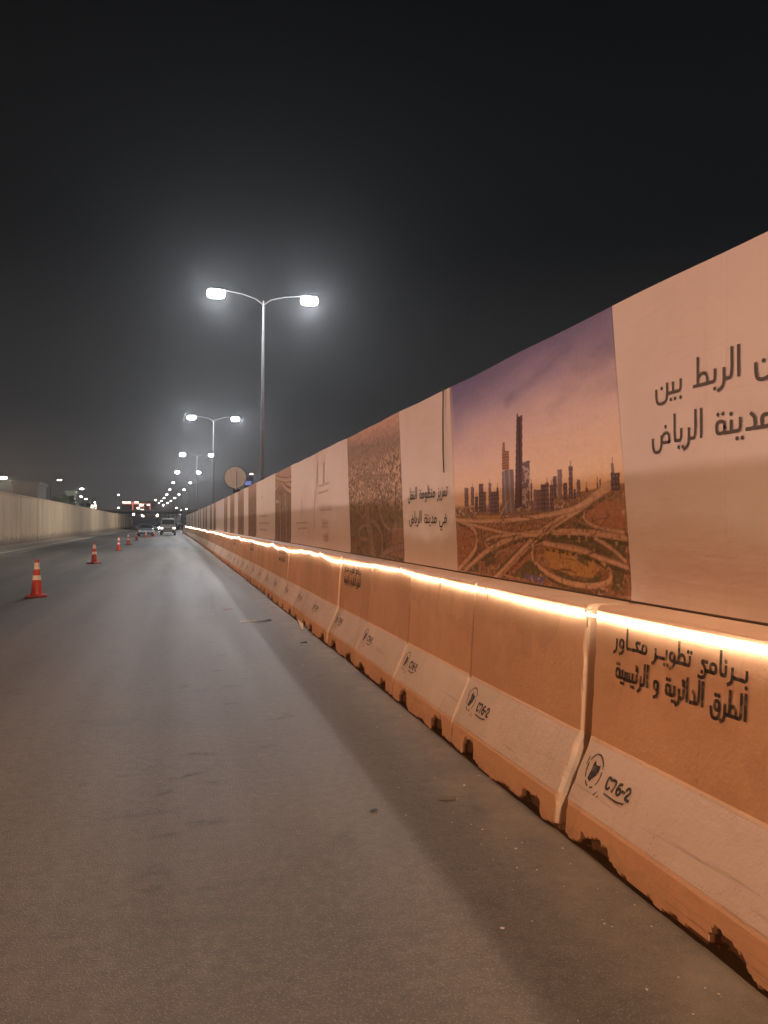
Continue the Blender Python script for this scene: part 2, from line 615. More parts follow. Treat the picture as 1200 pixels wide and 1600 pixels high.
# soft scuffs, tyre smears and wet spots on the asphalt
m, n, l, b = new_mat('road_scuff')
at = n.new('ShaderNodeAttribute')
at.attribute_name = 'fade'
sepc = n.new('ShaderNodeSeparateColor')
l.new(at.outputs['Color'], sepc.inputs[0])
tcn = n.new('ShaderNodeTexCoord')
nf = noise(n, l, tcn.outputs['Object'], 22.0, 5, 0.7)
al = math_(n, l, 'MULTIPLY', sepc.outputs[0], mapr(n, l, nf, 0.36, 0.70, 0.0, 0.72))
l.new(al, b.inputs['Alpha'])
b.inputs['Base Color'].default_value = (0.042, 0.037, 0.033, 1)
b.inputs['Roughness'].default_value = 0.7
M['scuff'] = m
sv, sf, sa = [], [], []


def smear(x, t, lx, lt, ang, a):
    base = len(sv)
    z = 0.0025 + 0.00002 * len(sf)
    sv.append((x + bend(t), t, z))
    sa.append(a)
    k = 14
    for i in range(k):
        q = 2 * math.pi * i / k
        rr = 1.0 + random.uniform(-0.28, 0.28)
        dx, dt = math.cos(q) * lx * rr, math.sin(q) * lt * rr
        sv.append((x + bend(t) + dx * math.cos(ang) - dt * math.sin(ang), t + dx * math.sin(ang) + dt * math.cos(ang), z))
        sa.append(0.0)
    for i in range(k):
        sf.append((base, base + 1 + i, base + 1 + (i + 1) % k))


for x, t, lx, lt, an, a in [(0.45, 9.9, .10, .06, .2, .8), (0.52, 8.9, .10, .07, .1, .7), (0.42, 8.0, .11, .05, .3, .9), (0.50, 7.2, .12, .06, .0, .8), (0.45, 6.5, .11, .05, .2, .9), (0.72, 5.9, .10, .05, .1, .5), (0.60, 5.2, .10, .05, .2, .5),
                            (0.12, 5.15, .10, .05, .2, .8), (0.24, 5.1, .09, .05, -.2, .7), (0.08, 4.72, .26, .05, .55, 1.0), (-0.05, 4.45, .16, .04, .7, .9), (0.22, 4.55, .10, .06, -.3, .7), (-0.12, 4.15, .22, .05, .15, .6), (0.16, 3.95, .14, .07, .1, .8), (-0.02, 3.85, .09, .06, 0, .6), (-0.10, 3.45, .10, .08, 0, .7), (-0.08, 3.3, .07, .05, 0, .8), (0.22, 3.25, .32, .04, .1, .5), (0.05, 3.0, .3, .03, -.2, .4)]:
    smear(x, t, lx, lt, an, a)
for i in range(60):
    t = random.uniform(2.2, 26)
    smear(random.uniform(-3.2, 1.6), t, random.uniform(.03, .12), random.uniform(.03, .2), random.uniform(-.5, .5), random.uniform(.25, .6))
for k in range(5):
    x0 = random.uniform(-2.6, 0.7)
    t0 = random.uniform(4, 22)
    for j in range(9):
        smear(x0 + 0.02 * j * j * .1, t0 + j * .5, .05, .34, 0.05, .35)
sm = mesh('road_scuffs', sv, sf, M['scuff'])
ca = sm.color_attributes.new('fade', 'FLOAT_COLOR', 'POINT')
ca.data.foreach_set('color', np.repeat(np.array(sa, dtype=np.float32), 4))
setp(link('road_scuffs', sm), 'dark scuffs and tyre smears on the dusty asphalt', 'road stains', kind='stuff')

# ------------------------------------------------------------------ stroke lettering
ST = 1.35   # stroke width when a tall stem is 10 high


def loopbox(u0, u1, v0, v1):
    return [(u0, (v0 + v1) / 2), (u0, v1 - .7), (u0 + .7, v1), (u1 - .7, v1), (u1, v1 - .7), (u1, v0 + .7), (u1 - .7, v0), (u0 + .7, v0), (u0, v0 + .7), (u0, (v0 + v1) / 2)]


# every letter form: strokes, dots, advance. u runs to the left, v up, joined at v = 0
AR = {
    'alef': ([[(0.9, 0), (0.9, 10)]], [], 2.4),
    'alef_f': ([[(0, 0), (0.9, 0), (0.9, 10)]], [], 2.6),
    'lam_i': ([[(0.9, 10), (0.9, 0), (2.7, 0)]], [], 2.7),
    'lam_f': ([[(0, 0), (1.1, 0)], [(1.1, 10), (1.1, -1.4), (1.8, -3.2), (3.2, -3.6), (4.6, -3.2), (5.2, -1.6), (5.2, .8)]], [], 7.0),
    'beh_i': ([[(0.9, 4), (0.9, 0), (2.9, 0)]], [(1.0, -2.6)], 2.9),
    'beh_m': ([[(0, 0), (2.9, 0)], [(1.3, 0), (1.3, 3.6)]], [(1.3, -2.6)], 2.9),
    'teh_i': ([[(0.9, 4), (0.9, 0), (2.9, 0)]], [(0.1, 6.3), (2.0, 6.3)], 2.9),
    'noon_i': ([[(0.9, 4), (0.9, 0), (2.9, 0)]], [(1.0, 6.3)], 2.9),
    'noon_m': ([[(0, 0), (2.9, 0)], [(1.3, 0), (1.3, 3.6)]], [(1.3, 6.2)], 2.9),
    'yeh_m': ([[(0, 0), (3.0, 0)], [(1.4, 0), (1.4, 3.6)]], [(.5, -2.6), (2.4, -2.6)], 3.0),
    'yeh_i': ([[(0.9, 4), (0.9, 0), (3.0, 0)]], [(.2, -2.6), (2.1, -2.6)], 3.0),
    'yehh_i': ([[(0.9, 4), (0.9, 0), (3.0, 0)], [(1.7, 8.0), (.6, 7.6), (.6, 6.7), (2.0, 6.3), (.2, 5.7)]], [], 3.0),
    'yeh_f': ([[(0, 0), (1.3, 0), (1.3, -2), (2.2, -3.4), (5.2, -3.4), (6.1, -2.4), (6.1, .8)]], [(2.7, -5.8), (4.6, -5.8)], 7.4),
    'noon_f': ([[(0, 0), (1.1, 0)], [(1.1, 3.8), (1.1, -1.2), (1.7, -2.8), (3.1, -3.4), (4.6, -3.4), (5.7, -2.8), (6.2, -1), (6.2, 2.2)]], [(3.6, 2.6)], 8.0),
    'reh_f': ([[(0, 0), (1.1, 0)], [(1.1, 3.6), (1.1, -1), (1.7, -2.6), (3.2, -3.6)]], [], 3.6),
    'reh': ([[(1.1, 3.6), (1.1, -1), (1.7, -2.6), (3.2, -3.6)]], [], 3.6),
    'zain_f': ([[(0, 0), (1.1, 0)], [(1.1, 3.6), (1.1, -1), (1.7, -2.6), (3.2, -3.6)]], [(1.1, 6.2)], 3.6),
    'tah_f': ([[(0, 0), (6.4, 0)], [(4.8, 10), (4.8, 0)], [(4.8, 2.4), (3.8, 3.9), (2.4, 4.2), (1.2, 3.2), (1.0, 1.6), (1.0, 0)]], [], 8.0),
    'tah_m': ([[(0, 0), (6.6, 0)], [(4.8, 10), (4.8, 0)], [(4.8, 2.4), (3.8, 3.9), (2.4, 4.2), (1.2, 3.2), (1.0, 1.6), (1.0, 0)]], [], 6.6),
    'zah_m': ([[(0, 0), (6.6, 0)], [(4.8, 10), (4.8, 0)], [(4.8, 2.4), (3.8, 3.9), (2.4, 4.2), (1.2, 3.2), (1.0, 1.6), (1.0, 0)]], [(2.6, 6.6)], 6.6),
    'meem_i': ([loopbox(.8, 3.8, 0, 3.9), [(2, 0), (5.2, 0)]], [], 5.2),
    'meem_m': ([[(0, 0), (5.4, 0)], loopbox(1.0, 4.0, 0, 3.9)], [], 5.4),
    'dal': ([[(2.2, 5.0), (1.1, 3.8), (.9, 2.4), (.9, 0), (3.8, 0)]], [], 5.2),
    'dal_f': ([[(0, 0), (.9, 0)], [(2.2, 5.0), (1.1, 3.8), (.9, 2.4), (.9, 0), (3.8, 0)]], [], 5.2),
    'marbuta_f': ([[(0, 0), (1.0, 0)], loopbox(.9, 4.0, 0, 4.2)], [(1.5, 6.8), (3.4, 6.8)], 6.2),
    'seen_m': ([[(0, 0), (5.8, 0)], [(1.2, 0), (1.2, 3.4)], [(3.0, 0), (3.0, 3.4)], [(4.8, 0), (4.8, 3.4)]], [], 5.8),
    'ain_m': ([[(0, 0), (4.4, 0)], [(1.4, 0), (.7, 3.6), (3.6, 3.6), (2.9, 0)]], [], 4.4),
    'waw': ([loopbox(.9, 3.8, .2, 4.0), [(.9, 2), (.9, -1.2), (1.8, -2.9), (3.6, -3.6)]], [], 5.2),
    'waw_f': ([[(0, 0), (.9, 0)], loopbox(.9, 3.8, .2, 4.0), [(.9, 2), (.9, -1.2), (1.8, -2.9), (3.6, -3.6)]], [], 5.2),
    'hah_m': ([[(0, 0), (5.2, 0)], [(.5, 4.2), (3.8, 4.2), (1.6, .2)]], [], 5.2),
    'jeem_f': ([[(0, 0), (1.5, 0)], [(.5, 4.0), (4.2, 4.0), (1.7, 1.6), (1.2, -1), (1.9, -3), (3.7, -3.8), (5.2, -3.4)]], [(3.4, -1.0)], 6.6),
    'feh_i': ([loopbox(.8, 3.6, .0, 3.9), [(2, 0), (5.0, 0)]], [(2.2, 6.3)], 5.0),
    'qaf_m': ([[(0, 0), (5.2, 0)], loopbox(1.0, 3.9, 0, 3.9)], [(1.5, 6.3), (3.4, 6.3)], 5.2),
    'qaf': ([loopbox(.8, 3.6, .4, 4.2), [(.8, 2.3), (.8, -1.6), (1.7, -3.2), (4.2, -3.5), (5.5, -2.6), (5.9, .8)]], [(1.3, 6.6), (3.2, 6.6)], 7.4),
    'dad': ([[(.9, 0), (.9, 2.8), (1.9, 3.9), (3.4, 3.5), (4.6, 1.8), (4.6, 0), (.9, 0)], [(4.6, 2.6), (4.6, -1), (5.3, -3), (6.8, -3.6), (8.3, -3), (8.9, -1), (8.9, 1.8)]], [(2.6, 6.2)], 10.2),
    'kash': ([[(0, 0), (4.2, 0)]], [], 4.2),
    'sp': ([], [], 3.2),
}
LA = {
    'C': ([[(4.6, 8.2), (3.6, 9.6), (1.9, 9.6), (.8, 8.2), (.8, 1.8), (1.9, .4), (3.6, .4), (4.6, 1.8)]], 6.0),
    '7': ([[(.5, 9.5), (4.8, 9.5), (2.2, .2)]], 5.8),
    '6': ([[(4.4, 9.2), (2.2, 9.0), (.9, 6.0), (.8, 2.0), (1.8, .4), (3.6, .4), (4.7, 2.0), (4.6, 4.2), (3.4, 5.6), (1.8, 5.2), (.9, 4.0)]], 6.0),
    '-': ([[(.4, 4.8), (2.6, 4.8)]], 3.4),
    '2': ([[(.7, 7.6), (1.6, 9.4), (3.6, 9.5), (4.6, 8.0), (4.3, 6.0), (.6, .5), (5.0, .5)]], 6.0),
}


def chaikin(p, it=2):
    for _ in range(it):
        q = [p[0]]
        for a, b_ in zip(p[:-1], p[1:]):
            q.append((a[0] * .75 + b_[0] * .25, a[1] * .75 + b_[1] * .25))
            q.append((a[0] * .25 + b_[0] * .75, a[1] * .25 + b_[1] * .75))
        q.append(p[-1])
        p = q
    return p


class Flat:
    """flat marks in a plane: x to the viewer's right, y up, z a hair off the surface"""

    def __init__(s):
        s.v, s.f, s.k = [], [], 0

    def stroke(s, pts, w, rnd=True, cap=True):
        if rnd and len(pts) > 2:
            pts = chaikin(pts, 2)
        z = 0.00004 * s.k
        s.k += 1
        base = len(s.v)
        m_ = len(pts)
        for i in range(m_):
            a = pts[max(i - 1, 0)]
            c = pts[min(i + 1, m_ - 1)]
            dx, dy = c[0] - a[0], c[1] - a[1]
            d = math.hypot(dx, dy) or 1e-6
            ex = 0.0
            px, py = pts[i]
            if cap and i in (0, m_ - 1):
                sg = -1 if i == 0 else 1
                px += sg * dx / d * w * .42
                py += sg * dy / d * w * .42
            nx, ny = -dy / d * w / 2, dx / d * w / 2
            s.v += [(px + nx, py + ny, z), (px - nx, py - ny, z)]
        for i in range(m_ - 1):
            s.f.append((base + 2 * i, base + 2 * i + 1, base + 2 * i + 3, base + 2 * i + 2))

    def poly(s, pts):
        z = 0.00004 * s.k
        s.k += 1
        base = len(s.v)
        s.v += [(x, y, z) for x, y in pts]
        s.f.append(tuple(range(base, base + len(pts))))

    def dot(s, x, y, r):
        s.poly([(x + r * math.cos(a), y + r * math.sin(a)) for a in [math.pi / 8 + k * math.pi / 4 for k in range(8)]])

    def arabic(s, glyphs, x_right, y, h, w=ST, sx=1.0, jitter=0.0):
        k = h / 10.0
        u = 0.0
        for gname in glyphs:
            st, dots, adv = AR[gname]
            jx = random.uniform(-jitter, jitter)
            for p in st:
                s.stroke([(x_right - (u + a) * k * sx, y + (b_ + jx) * k) for a, b_ in p], w * k)
            for a, b_ in dots:
                s.dot(x_right - (u + a) * k * sx, y + (b_ + jx) * k, w * k * .62)
            u += adv
        return u * k * sx

    def latin(s, txt, x, y, h, w=1.5, sx=1.0, jit=0.0):
        k = h / 10.0
        for ch in txt:
            st, adv = LA[ch]
            for p in st:
                s.stroke([(x + a * k * sx, y + (b_ + random.uniform(-jit, jit)) * k) for a, b_ in p], w * k)
            x += adv * k * sx

    def build(s, name, mat, parent, origin, up=(0, 0, 1)):
        """origin in the parent's space; the plane faces -x, reading direction is -y"""
        right = Vector((0, -1, 0))
        upv = Vector(up).normalized()
        nor = right.cross(upv)
        o = Vector(origin)
        vs = [o + right * a + upv * b_ + nor * (c + 0.0025) for a, b_, c in s.v]
        return link(name, mesh(name, vs, s.f, mat), parent)


W_NAQL = ['teh_i', 'ain_m', 'zain_f', 'yeh_i', 'zain_f', 'sp', 'meem_i', 'noon_m', 'zah_m', 'waw_f', 'meem_i', 'marbuta_f', 'sp', 'alef', 'lam_i', 'noon_m', 'qaf_m', 'lam_f']
W_RIYADH = ['meem_i', 'dal_f', 'yeh_i', 'noon_m', 'marbuta_f', 'sp', 'alef', 'lam_i', 'reh_f', 'yeh_i', 'alef_f', 'dad']
W_FI = ['feh_i', 'yeh_f', 'sp']
W_RABT = ['teh_i', 'hah_m', 'seen_m', 'yeh_m', 'noon_f', 'sp', 'alef', 'lam_i', 'reh_f', 'beh_i', 'tah_f', 'sp', 'beh_i', 'yeh_m', 'noon_f']
W_PROG = ['beh_i', 'kash', 'reh_f', 'noon_i', 'alef_f', 'meem_i', 'jeem_f', 'sp', 'teh_i', 'tah_m', 'waw_f', 'yeh_i', 'kash', 'reh_f', 'sp', 'meem_i', 'hah_m', 'kash', 'alef_f', 'waw', 'reh']
W_ROADS = ['alef', 'lam_i', 'tah_m', 'reh_f', 'qaf', 'sp', 'alef', 'lam_i', 'dal_f', 'alef', 'yehh_i', 'reh_f', 'yeh_i', 'marbuta_f', 'sp', 'waw', 'sp', 'alef', 'lam_i', 'reh_f', 'yehh_i', 'yeh_m', 'seen_m', 'yeh_m', 'marbuta_f']

# ------------------------------------------------------------------ concrete barrier blocks
LB = 1.475
BX = 1.80
PROF = [(0.0, 0.0), (0.16, 0.010), (0.185, 0.016), (0.455, 0.135), (0.475, 0.142), (1.075, 0.178), (1.092, 0.186), (1.10, 0.200)]


def prof_x(z):
    for (z0, x0), (z1, x1) in zip(PROF[:-1], PROF[1:]):
        if z <= z1:
            return x0 + (x1 - x0) * (z - z0) / (z1 - z0)
    return PROF[-1][1]


def smooth_noise(n_, step, seed):
    r_ = np.random.default_rng(seed)
    k = int(n_ / step) + 3
    c = r_.uniform(-1, 1, k)
    x = np.arange(n_) / step
    i = x.astype(int)
    f_ = x - i
    f_ = f_ * f_ * (3 - 2 * f_)
    return c[i] * (1 - f_) + c[i + 1] * f_


def block_mesh(seed, hi=True, length=LB - 0.014):
    du = 0.0115 if hi else 0.05
    nu = int(length / du) + 1
    us = np.linspace(-length / 2, length / 2, nu)
    zs = list(np.arange(0, .19, .0115 if hi else .031)) + list(np.arange(.195, .50, .02 if hi else .07)) + list(np.arange(.52, 1.07, .05 if hi else .18)) + [1.075, 1.086, 1.094, 1.10]
    zs = np.array(zs)
    nz_ = len(zs)
    xs = np.array([prof_x(z) for z in zs])[None, :] + np.zeros((nu, 1))
    bare = np.zeros((nu, nz_))
    lump = np.zeros((nu, nz_))
    r_ = np.random.default_rng(seed)
    j1 = smooth_noise(nu, 3 if hi else 2, seed + 1)
    j2 = smooth_noise(nu, 14 if hi else 4, seed + 2)
    for c in (-0.43, 0.41):
        cc = c + r_.uniform(-.03, .03)
        hw = .105 + r_.uniform(-.02, .03)
        hh = .095 + r_.uniform(-.02, .025)
        d = np.abs(us - cc) / hw
        top = np.where(d < 1, hh * (1 - .35 * d ** 3), hh * .6 * np.clip(1.55 - d, 0, 1)) + j1 * .022 + j2 * .018 + .02 * (np.abs(us - cc + .08) < .018)
        top = np.where(d < 1.5, top, -1)
        msk = zs[None, :] < top[:, None]
        dep = np.where(d < 1.0, .045, .022)[:, None]
        xs = np.where(msk, np.maximum(xs, dep + 0.01 * j1[:, None]), xs)
        bare = np.where(msk, 1.0, bare)
    foot = zs[None, :] < (.014 + .014 * j2 + .008 * j1)[:, None]
    xs = np.where(foot, xs + .028, xs)
    bare = np.where(foot, 1.0, bare)
    # worn ends of the block
    e1 = smooth_noise(nz_, 2, seed + 5)
    e2 = smooth_noise(nz_, 2, seed + 6)
    for sgn, e_ in ((-1, e1), (1, e2)):
        d = (length / 2 - sgn * us)[:, None]
        ww = (.016 + .012 * np.clip(e_, 0, 1))[None, :]
        q = np.clip(1 - d / ww, 0, 1)
        xs = xs + q * q * .022
        lump = np.maximum(lump, np.clip(1.3 - d / (.030 + .016 * e_[None, :]), 0, 1))
    xs = xs + (j2[:, None] * .0012)
    V = np.stack([xs, np.repeat(us[:, None], nz_, 1), np.repeat(zs[None, :], nu, 0)], -1).reshape(-1, 3)
    F = []
    for i in range(nu - 1):
        for j in range(nz_ - 1):
            a = i * nz_ + j
            F.append((a, a + nz_, a + nz_ + 1, a + 1))
    V = V.tolist()
    nb = len(V)
    BK = 0.56
    V += [(BK, -length / 2, 0.0), (BK, -length / 2, 1.10), (BK, length / 2, 0.0), (BK, length / 2, 1.10)]
    c0 = list(range(0, nz_))
    c1 = list(range((nu - 1) * nz_, nu * nz_))
    F.append(tuple(c0 + [nb + 1, nb]))
    F.append(tuple(reversed(c1 + [nb + 3, nb + 2])))
    topl = [i * nz_ + nz_ - 1 for i in range(nu)]
    F.append(tuple(topl + [nb + 3, nb + 1]))
    F.append((nb, nb + 1, nb + 3, nb + 2))
    me = mesh('barrier_body', V, F, M['barrier'])
    cols = np.zeros((len(V), 4), dtype=np.float32)
    cols[:nb, 0] = bare.reshape(-1)
    cols[:nb, 1] = lump.reshape(-1)
    cols[:, 3] = 1
    a = me.color_attributes.new('bare', 'FLOAT_COLOR', 'POINT')
    a.data.foreach_set('color', cols.reshape(-1))
    return me


def emblem(parent, seed, origin, up, hi=True):
    r_ = random.Random(seed)
    fl = Flat()
    # broken ring
    segs = [(20, 150), (165, 215), (232, 262), (280, 300), (318, 372)] if hi else [(20, 200), (230, 370)]
    for a0, a1 in segs:
        pts = [(math.cos(R(a)) * .060, math.sin(R(a)) * .078) for a in range(a0, a1 + 1, 8)]
        fl.stroke(pts, .0075, False)
    blob = [(-.030, -.045), (-.022, .000), (-.024, .026), (-.012, .046), (.004, .030), (.016, .030), (.033, .036), (.036, .008), (.022, -.020), (.004, -.036), (-.010, -.052)]
    fl.poly([(x + r_.uniform(-.003, .003), y + r_.uniform(-.003, .003)) for x, y in blob])
    fl.stroke([(.055, -.098), (.075, -.075)], .006, False)
    fl.stroke([(.085, -.098), (.092, -.088)], .005, False)
    fl.stroke([(-.075, .01), (-.068, .05)], .006, False)
    return fl.build('stencil_emblem', M['spray'], parent, origin, up)


def code(parent, origin, up):
    fl = Flat()
    fl.latin('C76-2', 0, 0, .056, 2.4, 1.25, .3)
    fl.stroke([(.01, -.022), (.11, -.028), (.16, -.018)], .008, True)
    return fl.build('stencil_number', M['spray'], parent, origin, up)


SLOPE_UP = (0.402, 0.0, 0.916)


def slope_pt(y, z):
    return (prof_x(z), y, z)


lo_mesh = [block_mesh(500 + k, False) for k in range(5)]
N_BLOCKS = 84
T_FIRST = 3.41 - LB * 4          # block ends sit on this raster
near_lab = {
    3: 'barrier block at the right edge of the picture, large black Arabic stencil, first in view',
    4: 'orange and white barrier block just past the wide open joint, emblem and code C76-2',
    5: 'orange and white barrier block below the left end of the skyline banner',
    6: 'orange and white barrier block below the narrow white Arabic banner',
    7: 'barrier block with small-looking Arabic stencil below the aerial photograph banner',
    8: 'orange and white barrier block with a chipped foot just past the second stencilled block',
    11: 'barrier block with the third, farthest readable Arabic stencil below the rope light',
}
BOFF = {}
for k in range(0, N_BLOCKS):
    tc_ = T_FIRST + LB * (k + .5)
    hi = 2 <= k <= 12
    me = block_mesh(40 + k, True, LB - (.062 if k == 3 else .012)) if hi else lo_mesh[k % 5]
    BOFF[k] = random.uniform(-.009, .009) if k not in (3, 4) else (.004 if k == 3 else -.011)
    BYAW = random.uniform(-.004, .004)
    root = empty('concrete_barrier', P(tc_ - (.025 if k == 3 else 0), BX + BOFF[k], 0), 2 * KURV * tc_ + BYAW)
    lab = near_lab.get(k)
    if lab is None and 3 <= k <= 20:
        lab = 'barrier block with orange and white paint, the %s from the right picture edge' % ['first', 'second', 'third', 'fourth', 'fifth', 'sixth', 'seventh', 'eighth', 'ninth', 'tenth', 'eleventh', 'twelfth', 'thirteenth', 'fourteenth', 'fifteenth', 'sixteenth', 'seventeenth', 'eighteenth'][k - 3]
    if lab is None:
        lab = 'orange barrier block with white band in the long row under the hoarding'
    setp(root, lab, 'barrier', 'precast barrier blocks along the road')
    link('body', me, root)
    if 2 <= k <= 20:
        ye = LB / 2 - .17
        jy, jz = (random.uniform(-.02, .02), random.uniform(-.012, .012)) if k != 3 else (0, 0)
        emblem(root, k, slope_pt(ye + jy, .345 + jz), SLOPE_UP, k < 9)
        code(root, slope_pt(ye - .115 + jy, .305 - jz), SLOPE_UP)
    if k in (3, 7, 11, 15, 19):
        upf = (0.06, 0, 1.0)
        fl = Flat()
        fl.arabic(W_PROG, 0, .138, .084, 1.75, 1.20, .25)
        fl.arabic(W_ROADS, 0, 0, .088, 1.7, 1.01, .2)
        y_right = -LB / 2 + .40
        fl.build('stencil_lettering', M['spray'], root, (prof_x(.80) - .0005, y_right, .795), upf)

# ------------------------------------------------------------------ hoarding and banners
HX = 2.22
HB, HT = 1.112, 2.642
hoard = setp(empty('site_hoarding', P(0, HX, 0)), 'long continuous hoarding of metal sheets standing on the barrier row', 'hoarding')
tt = -8.0
while tt < 116:
    a, b_ = tt, tt + 2.44
    mb = MB()
    y0, y1 = a + .004, b_ - .004
    xa = HX + .016 + bend((a + b_) / 2)
    mb.add([(xa, y0, 1.108), (xa, y1, 1.108), (xa, y1, HT - .004), (xa, y0, HT - .004), (xa + .03, y0, 1.108), (xa + .03, y1, 1.108), (xa + .03, y1, HT - .004), (xa + .03, y0, HT - .004)],
           [(0, 1, 2, 3), (7, 6, 5, 4), (0, 4, 5, 1), (3, 2, 6, 7), (0, 3, 7, 4), (1, 5, 6, 2)])
    o = mb.build('sheet', M['sheet_metal'], hoard)
    o.location = -hoard.location
    tt += 2.44
v, f = [], []
mb = MB()
pts = [P(-8 + 2.0 * i, HX + .030, HT - .004 + .006 * math.sin(i * 1.9)) for i in range(63)]
mb.tube(pts, .011, 6)
o = mb.build('top_rail', M['galv'], hoard)
o.location = -hoard.location
mb = MB()
mb.tube([P(-8 + 2.0 * i, HX + .008, HB - .006) for i in range(63)], .009, 6)
o = mb.build('bottom_rail', M['galv'], hoard)
o.location = -hoard.location


def sheet_grid(name, t0b, t0t, t1b, t1t, nx, nz_, mat, seed, color=None):
    """banner from its far edge t0 to its near edge t1; color: (nz, nx, 3)"""
    r_ = np.random.default_rng(seed)
    U = np.linspace(0, 1, nx)[None, :]
    Vv = np.linspace(0, 1, nz_)[:, None]
    T0 = t0b + (t0t - t0b) * Vv
    T1 = t1b + (t1t - t1b) * Vv
    T = T0 + (T1 - T0) * U
    Z = HB + (HT - HB) * Vv + Vv * (.004 * np.sin(1.7 * T + 1.0) + .003 * np.sin(4.3 * T))
    rip = 0
    for _ in range(5):
        a, b2, c = r_.uniform(.6, 3.0), r_.uniform(-1.5, 1.5), r_.uniform(0, 6.28)
        rip = rip + np.sin(a * T + b2 * Z + c) * .0007
    rip = rip + np.exp(-Vv / .03) * .010 * (0.6 + .4 * np.sin(T * 2.3 + seed)) * -1.0
    X = HX + bend(T) + rip
    V = np.stack([X, T, Z], -1).reshape(-1, 3)
    nv = len(V)
    F = []
    for j in range(nz_ - 1):
        for i in range(nx - 1):
            a = j * nx + i
            F.append((a, a + 1, a + nx + 1, a + nx))
    # turned-back hems so that the sheet has thickness
    V = V.tolist()
    rim = [j for j in range(nx)] + [j * nx + nx - 1 for j in range(1, nz_)] + [(nz_ - 1) * nx + i for i in range(nx - 2, -1, -1)] + [j * nx for j in range(nz_ - 2, 0, -1)]
    n_ = len(rim)
    for k in rim:
        V.append(tuple(V[k]))
    for k in rim:
        p = V[k]
        V.append((p[0] + .005, p[1], p[2]))
    nq = len(F)
    for i in range(n_):
        F.append((nv + (i + 1) % n_, nv + i, nv + n_ + i, nv + n_ + (i + 1) % n_))
    me = mesh(name, V, F, mat, False)
    if color is not None:
        cols = np.ones((len(V), 4), dtype=np.float32)
        cc = color.reshape(-1, 3)
        cols[:nv, :3] = cc
        cols[nv:, :3] = np.concatenate([cc[rim], cc[rim]])
        a = me.color_attributes.new('print', 'FLOAT_COLOR', 'POINT')
        a.data.foreach_set('color', cols.reshape(-1))
    for p in me.polygons[:nq]:
        p.use_smooth = True
    return me


# ---- painting the printed pictures (colours of the print itself)
def vnoise(nx, nz_, sx, sz, seed, octv=4):
    out = np.zeros((nz_, nx))
    amp, tot = 1.0, 0
    r_ = np.random.default_rng(seed)
    for o_ in range(octv):
        kx, kz = int(sx * 2 ** o_) + 2, int(sz * 2 ** o_) + 2
        gcl = r_.uniform(0, 1, (kz + 1, kx + 1))
        x = np.linspace(0, kx - 1.001, nx)
        z = np.linspace(0, kz - 1.001, nz_)
        xi, zi = x.astype(int), z.astype(int)
        xf, zf = (x - xi), (z - zi)
        xf = (xf * xf * (3 - 2 * xf))[None, :]
        zf = (zf * zf * (3 - 2 * zf))[:, None]
        a = gcl[np.ix_(zi, xi)] * (1 - xf) + gcl[np.ix_(zi, xi + 1)] * xf
        b2 = gcl[np.ix_(zi + 1, xi)] * (1 - xf) + gcl[np.ix_(zi + 1, xi + 1)] * xf
        out += amp * (a * (1 - zf) + b2 * zf)
        tot += amp
        amp *= .55
    return out / tot


class Paint:
    def __init__(s, nx, nz_, w=2.48, h=1.53):
        s.nx, s.nz, s.w, s.h = nx, nz_, w, h
        s.U = np.linspace(0, 1, nx)[None, :] + np.zeros((nz_, 1))
        s.V = np.linspace(0, 1, nz_)[:, None] + np.zeros((1, nx))
        s.c = np.zeros((nz_, nx, 3))

    def ramp(s, key, stops):
        ks = np.array([k for k, _ in stops])
        for i in range(3):
            s.c[..., i] = np.interp(key, ks, [q[1][i] for q in stops])

    def blend(s, m_, col):
        m_ = np.clip(m_, 0, 1)[..., None]
        s.c = s.c * (1 - m_) + np.array(col) * m_

    def inside(s, pts):
        r_ = np.zeros(s.U.shape, bool)
        n_ = len(pts)
        for i in range(n_):
            x0, y0 = pts[i]
            x1, y1 = pts[(i + 1) % n_]
            if y0 == y1:
                continue
            q = ((s.V < y0) != (s.V < y1)) & (s.U < (x1 - x0) * (s.V - y0) / (y1 - y0) + x0)
            r_ ^= q
        return r_

    def poly(s, pts, col, a=1.0, tex=None):
        m_ = s.inside(pts).astype(float) * a
        if tex is not None:
            m_ = m_ * tex
        s.blend(m_, col)

    def dist(s, pts):
        d = np.full(s.U.shape, 9.0)
        for (x0, y0), (x1, y1) in zip(pts[:-1], pts[1:]):
            ax, ay = x0 * s.w, y0 * s.h
            bx, by = x1 * s.w - ax, y1 * s.h - ay
            px, py = s.U * s.w - ax, s.V * s.h - ay
            t_ = np.clip((px * bx + py * by) / (bx * bx + by * by + 1e-9), 0, 1)
            d = np.minimum(d, np.hypot(px - t_ * bx, py - t_ * by))
        return d

    def line(s, pts, wd, col, a=1.0, soft=.006):
        d = s.dist(chaikin(pts, 2))
        s.blend(np.clip((wd / 2 - d) / soft + .5, 0, 1) * a, col)


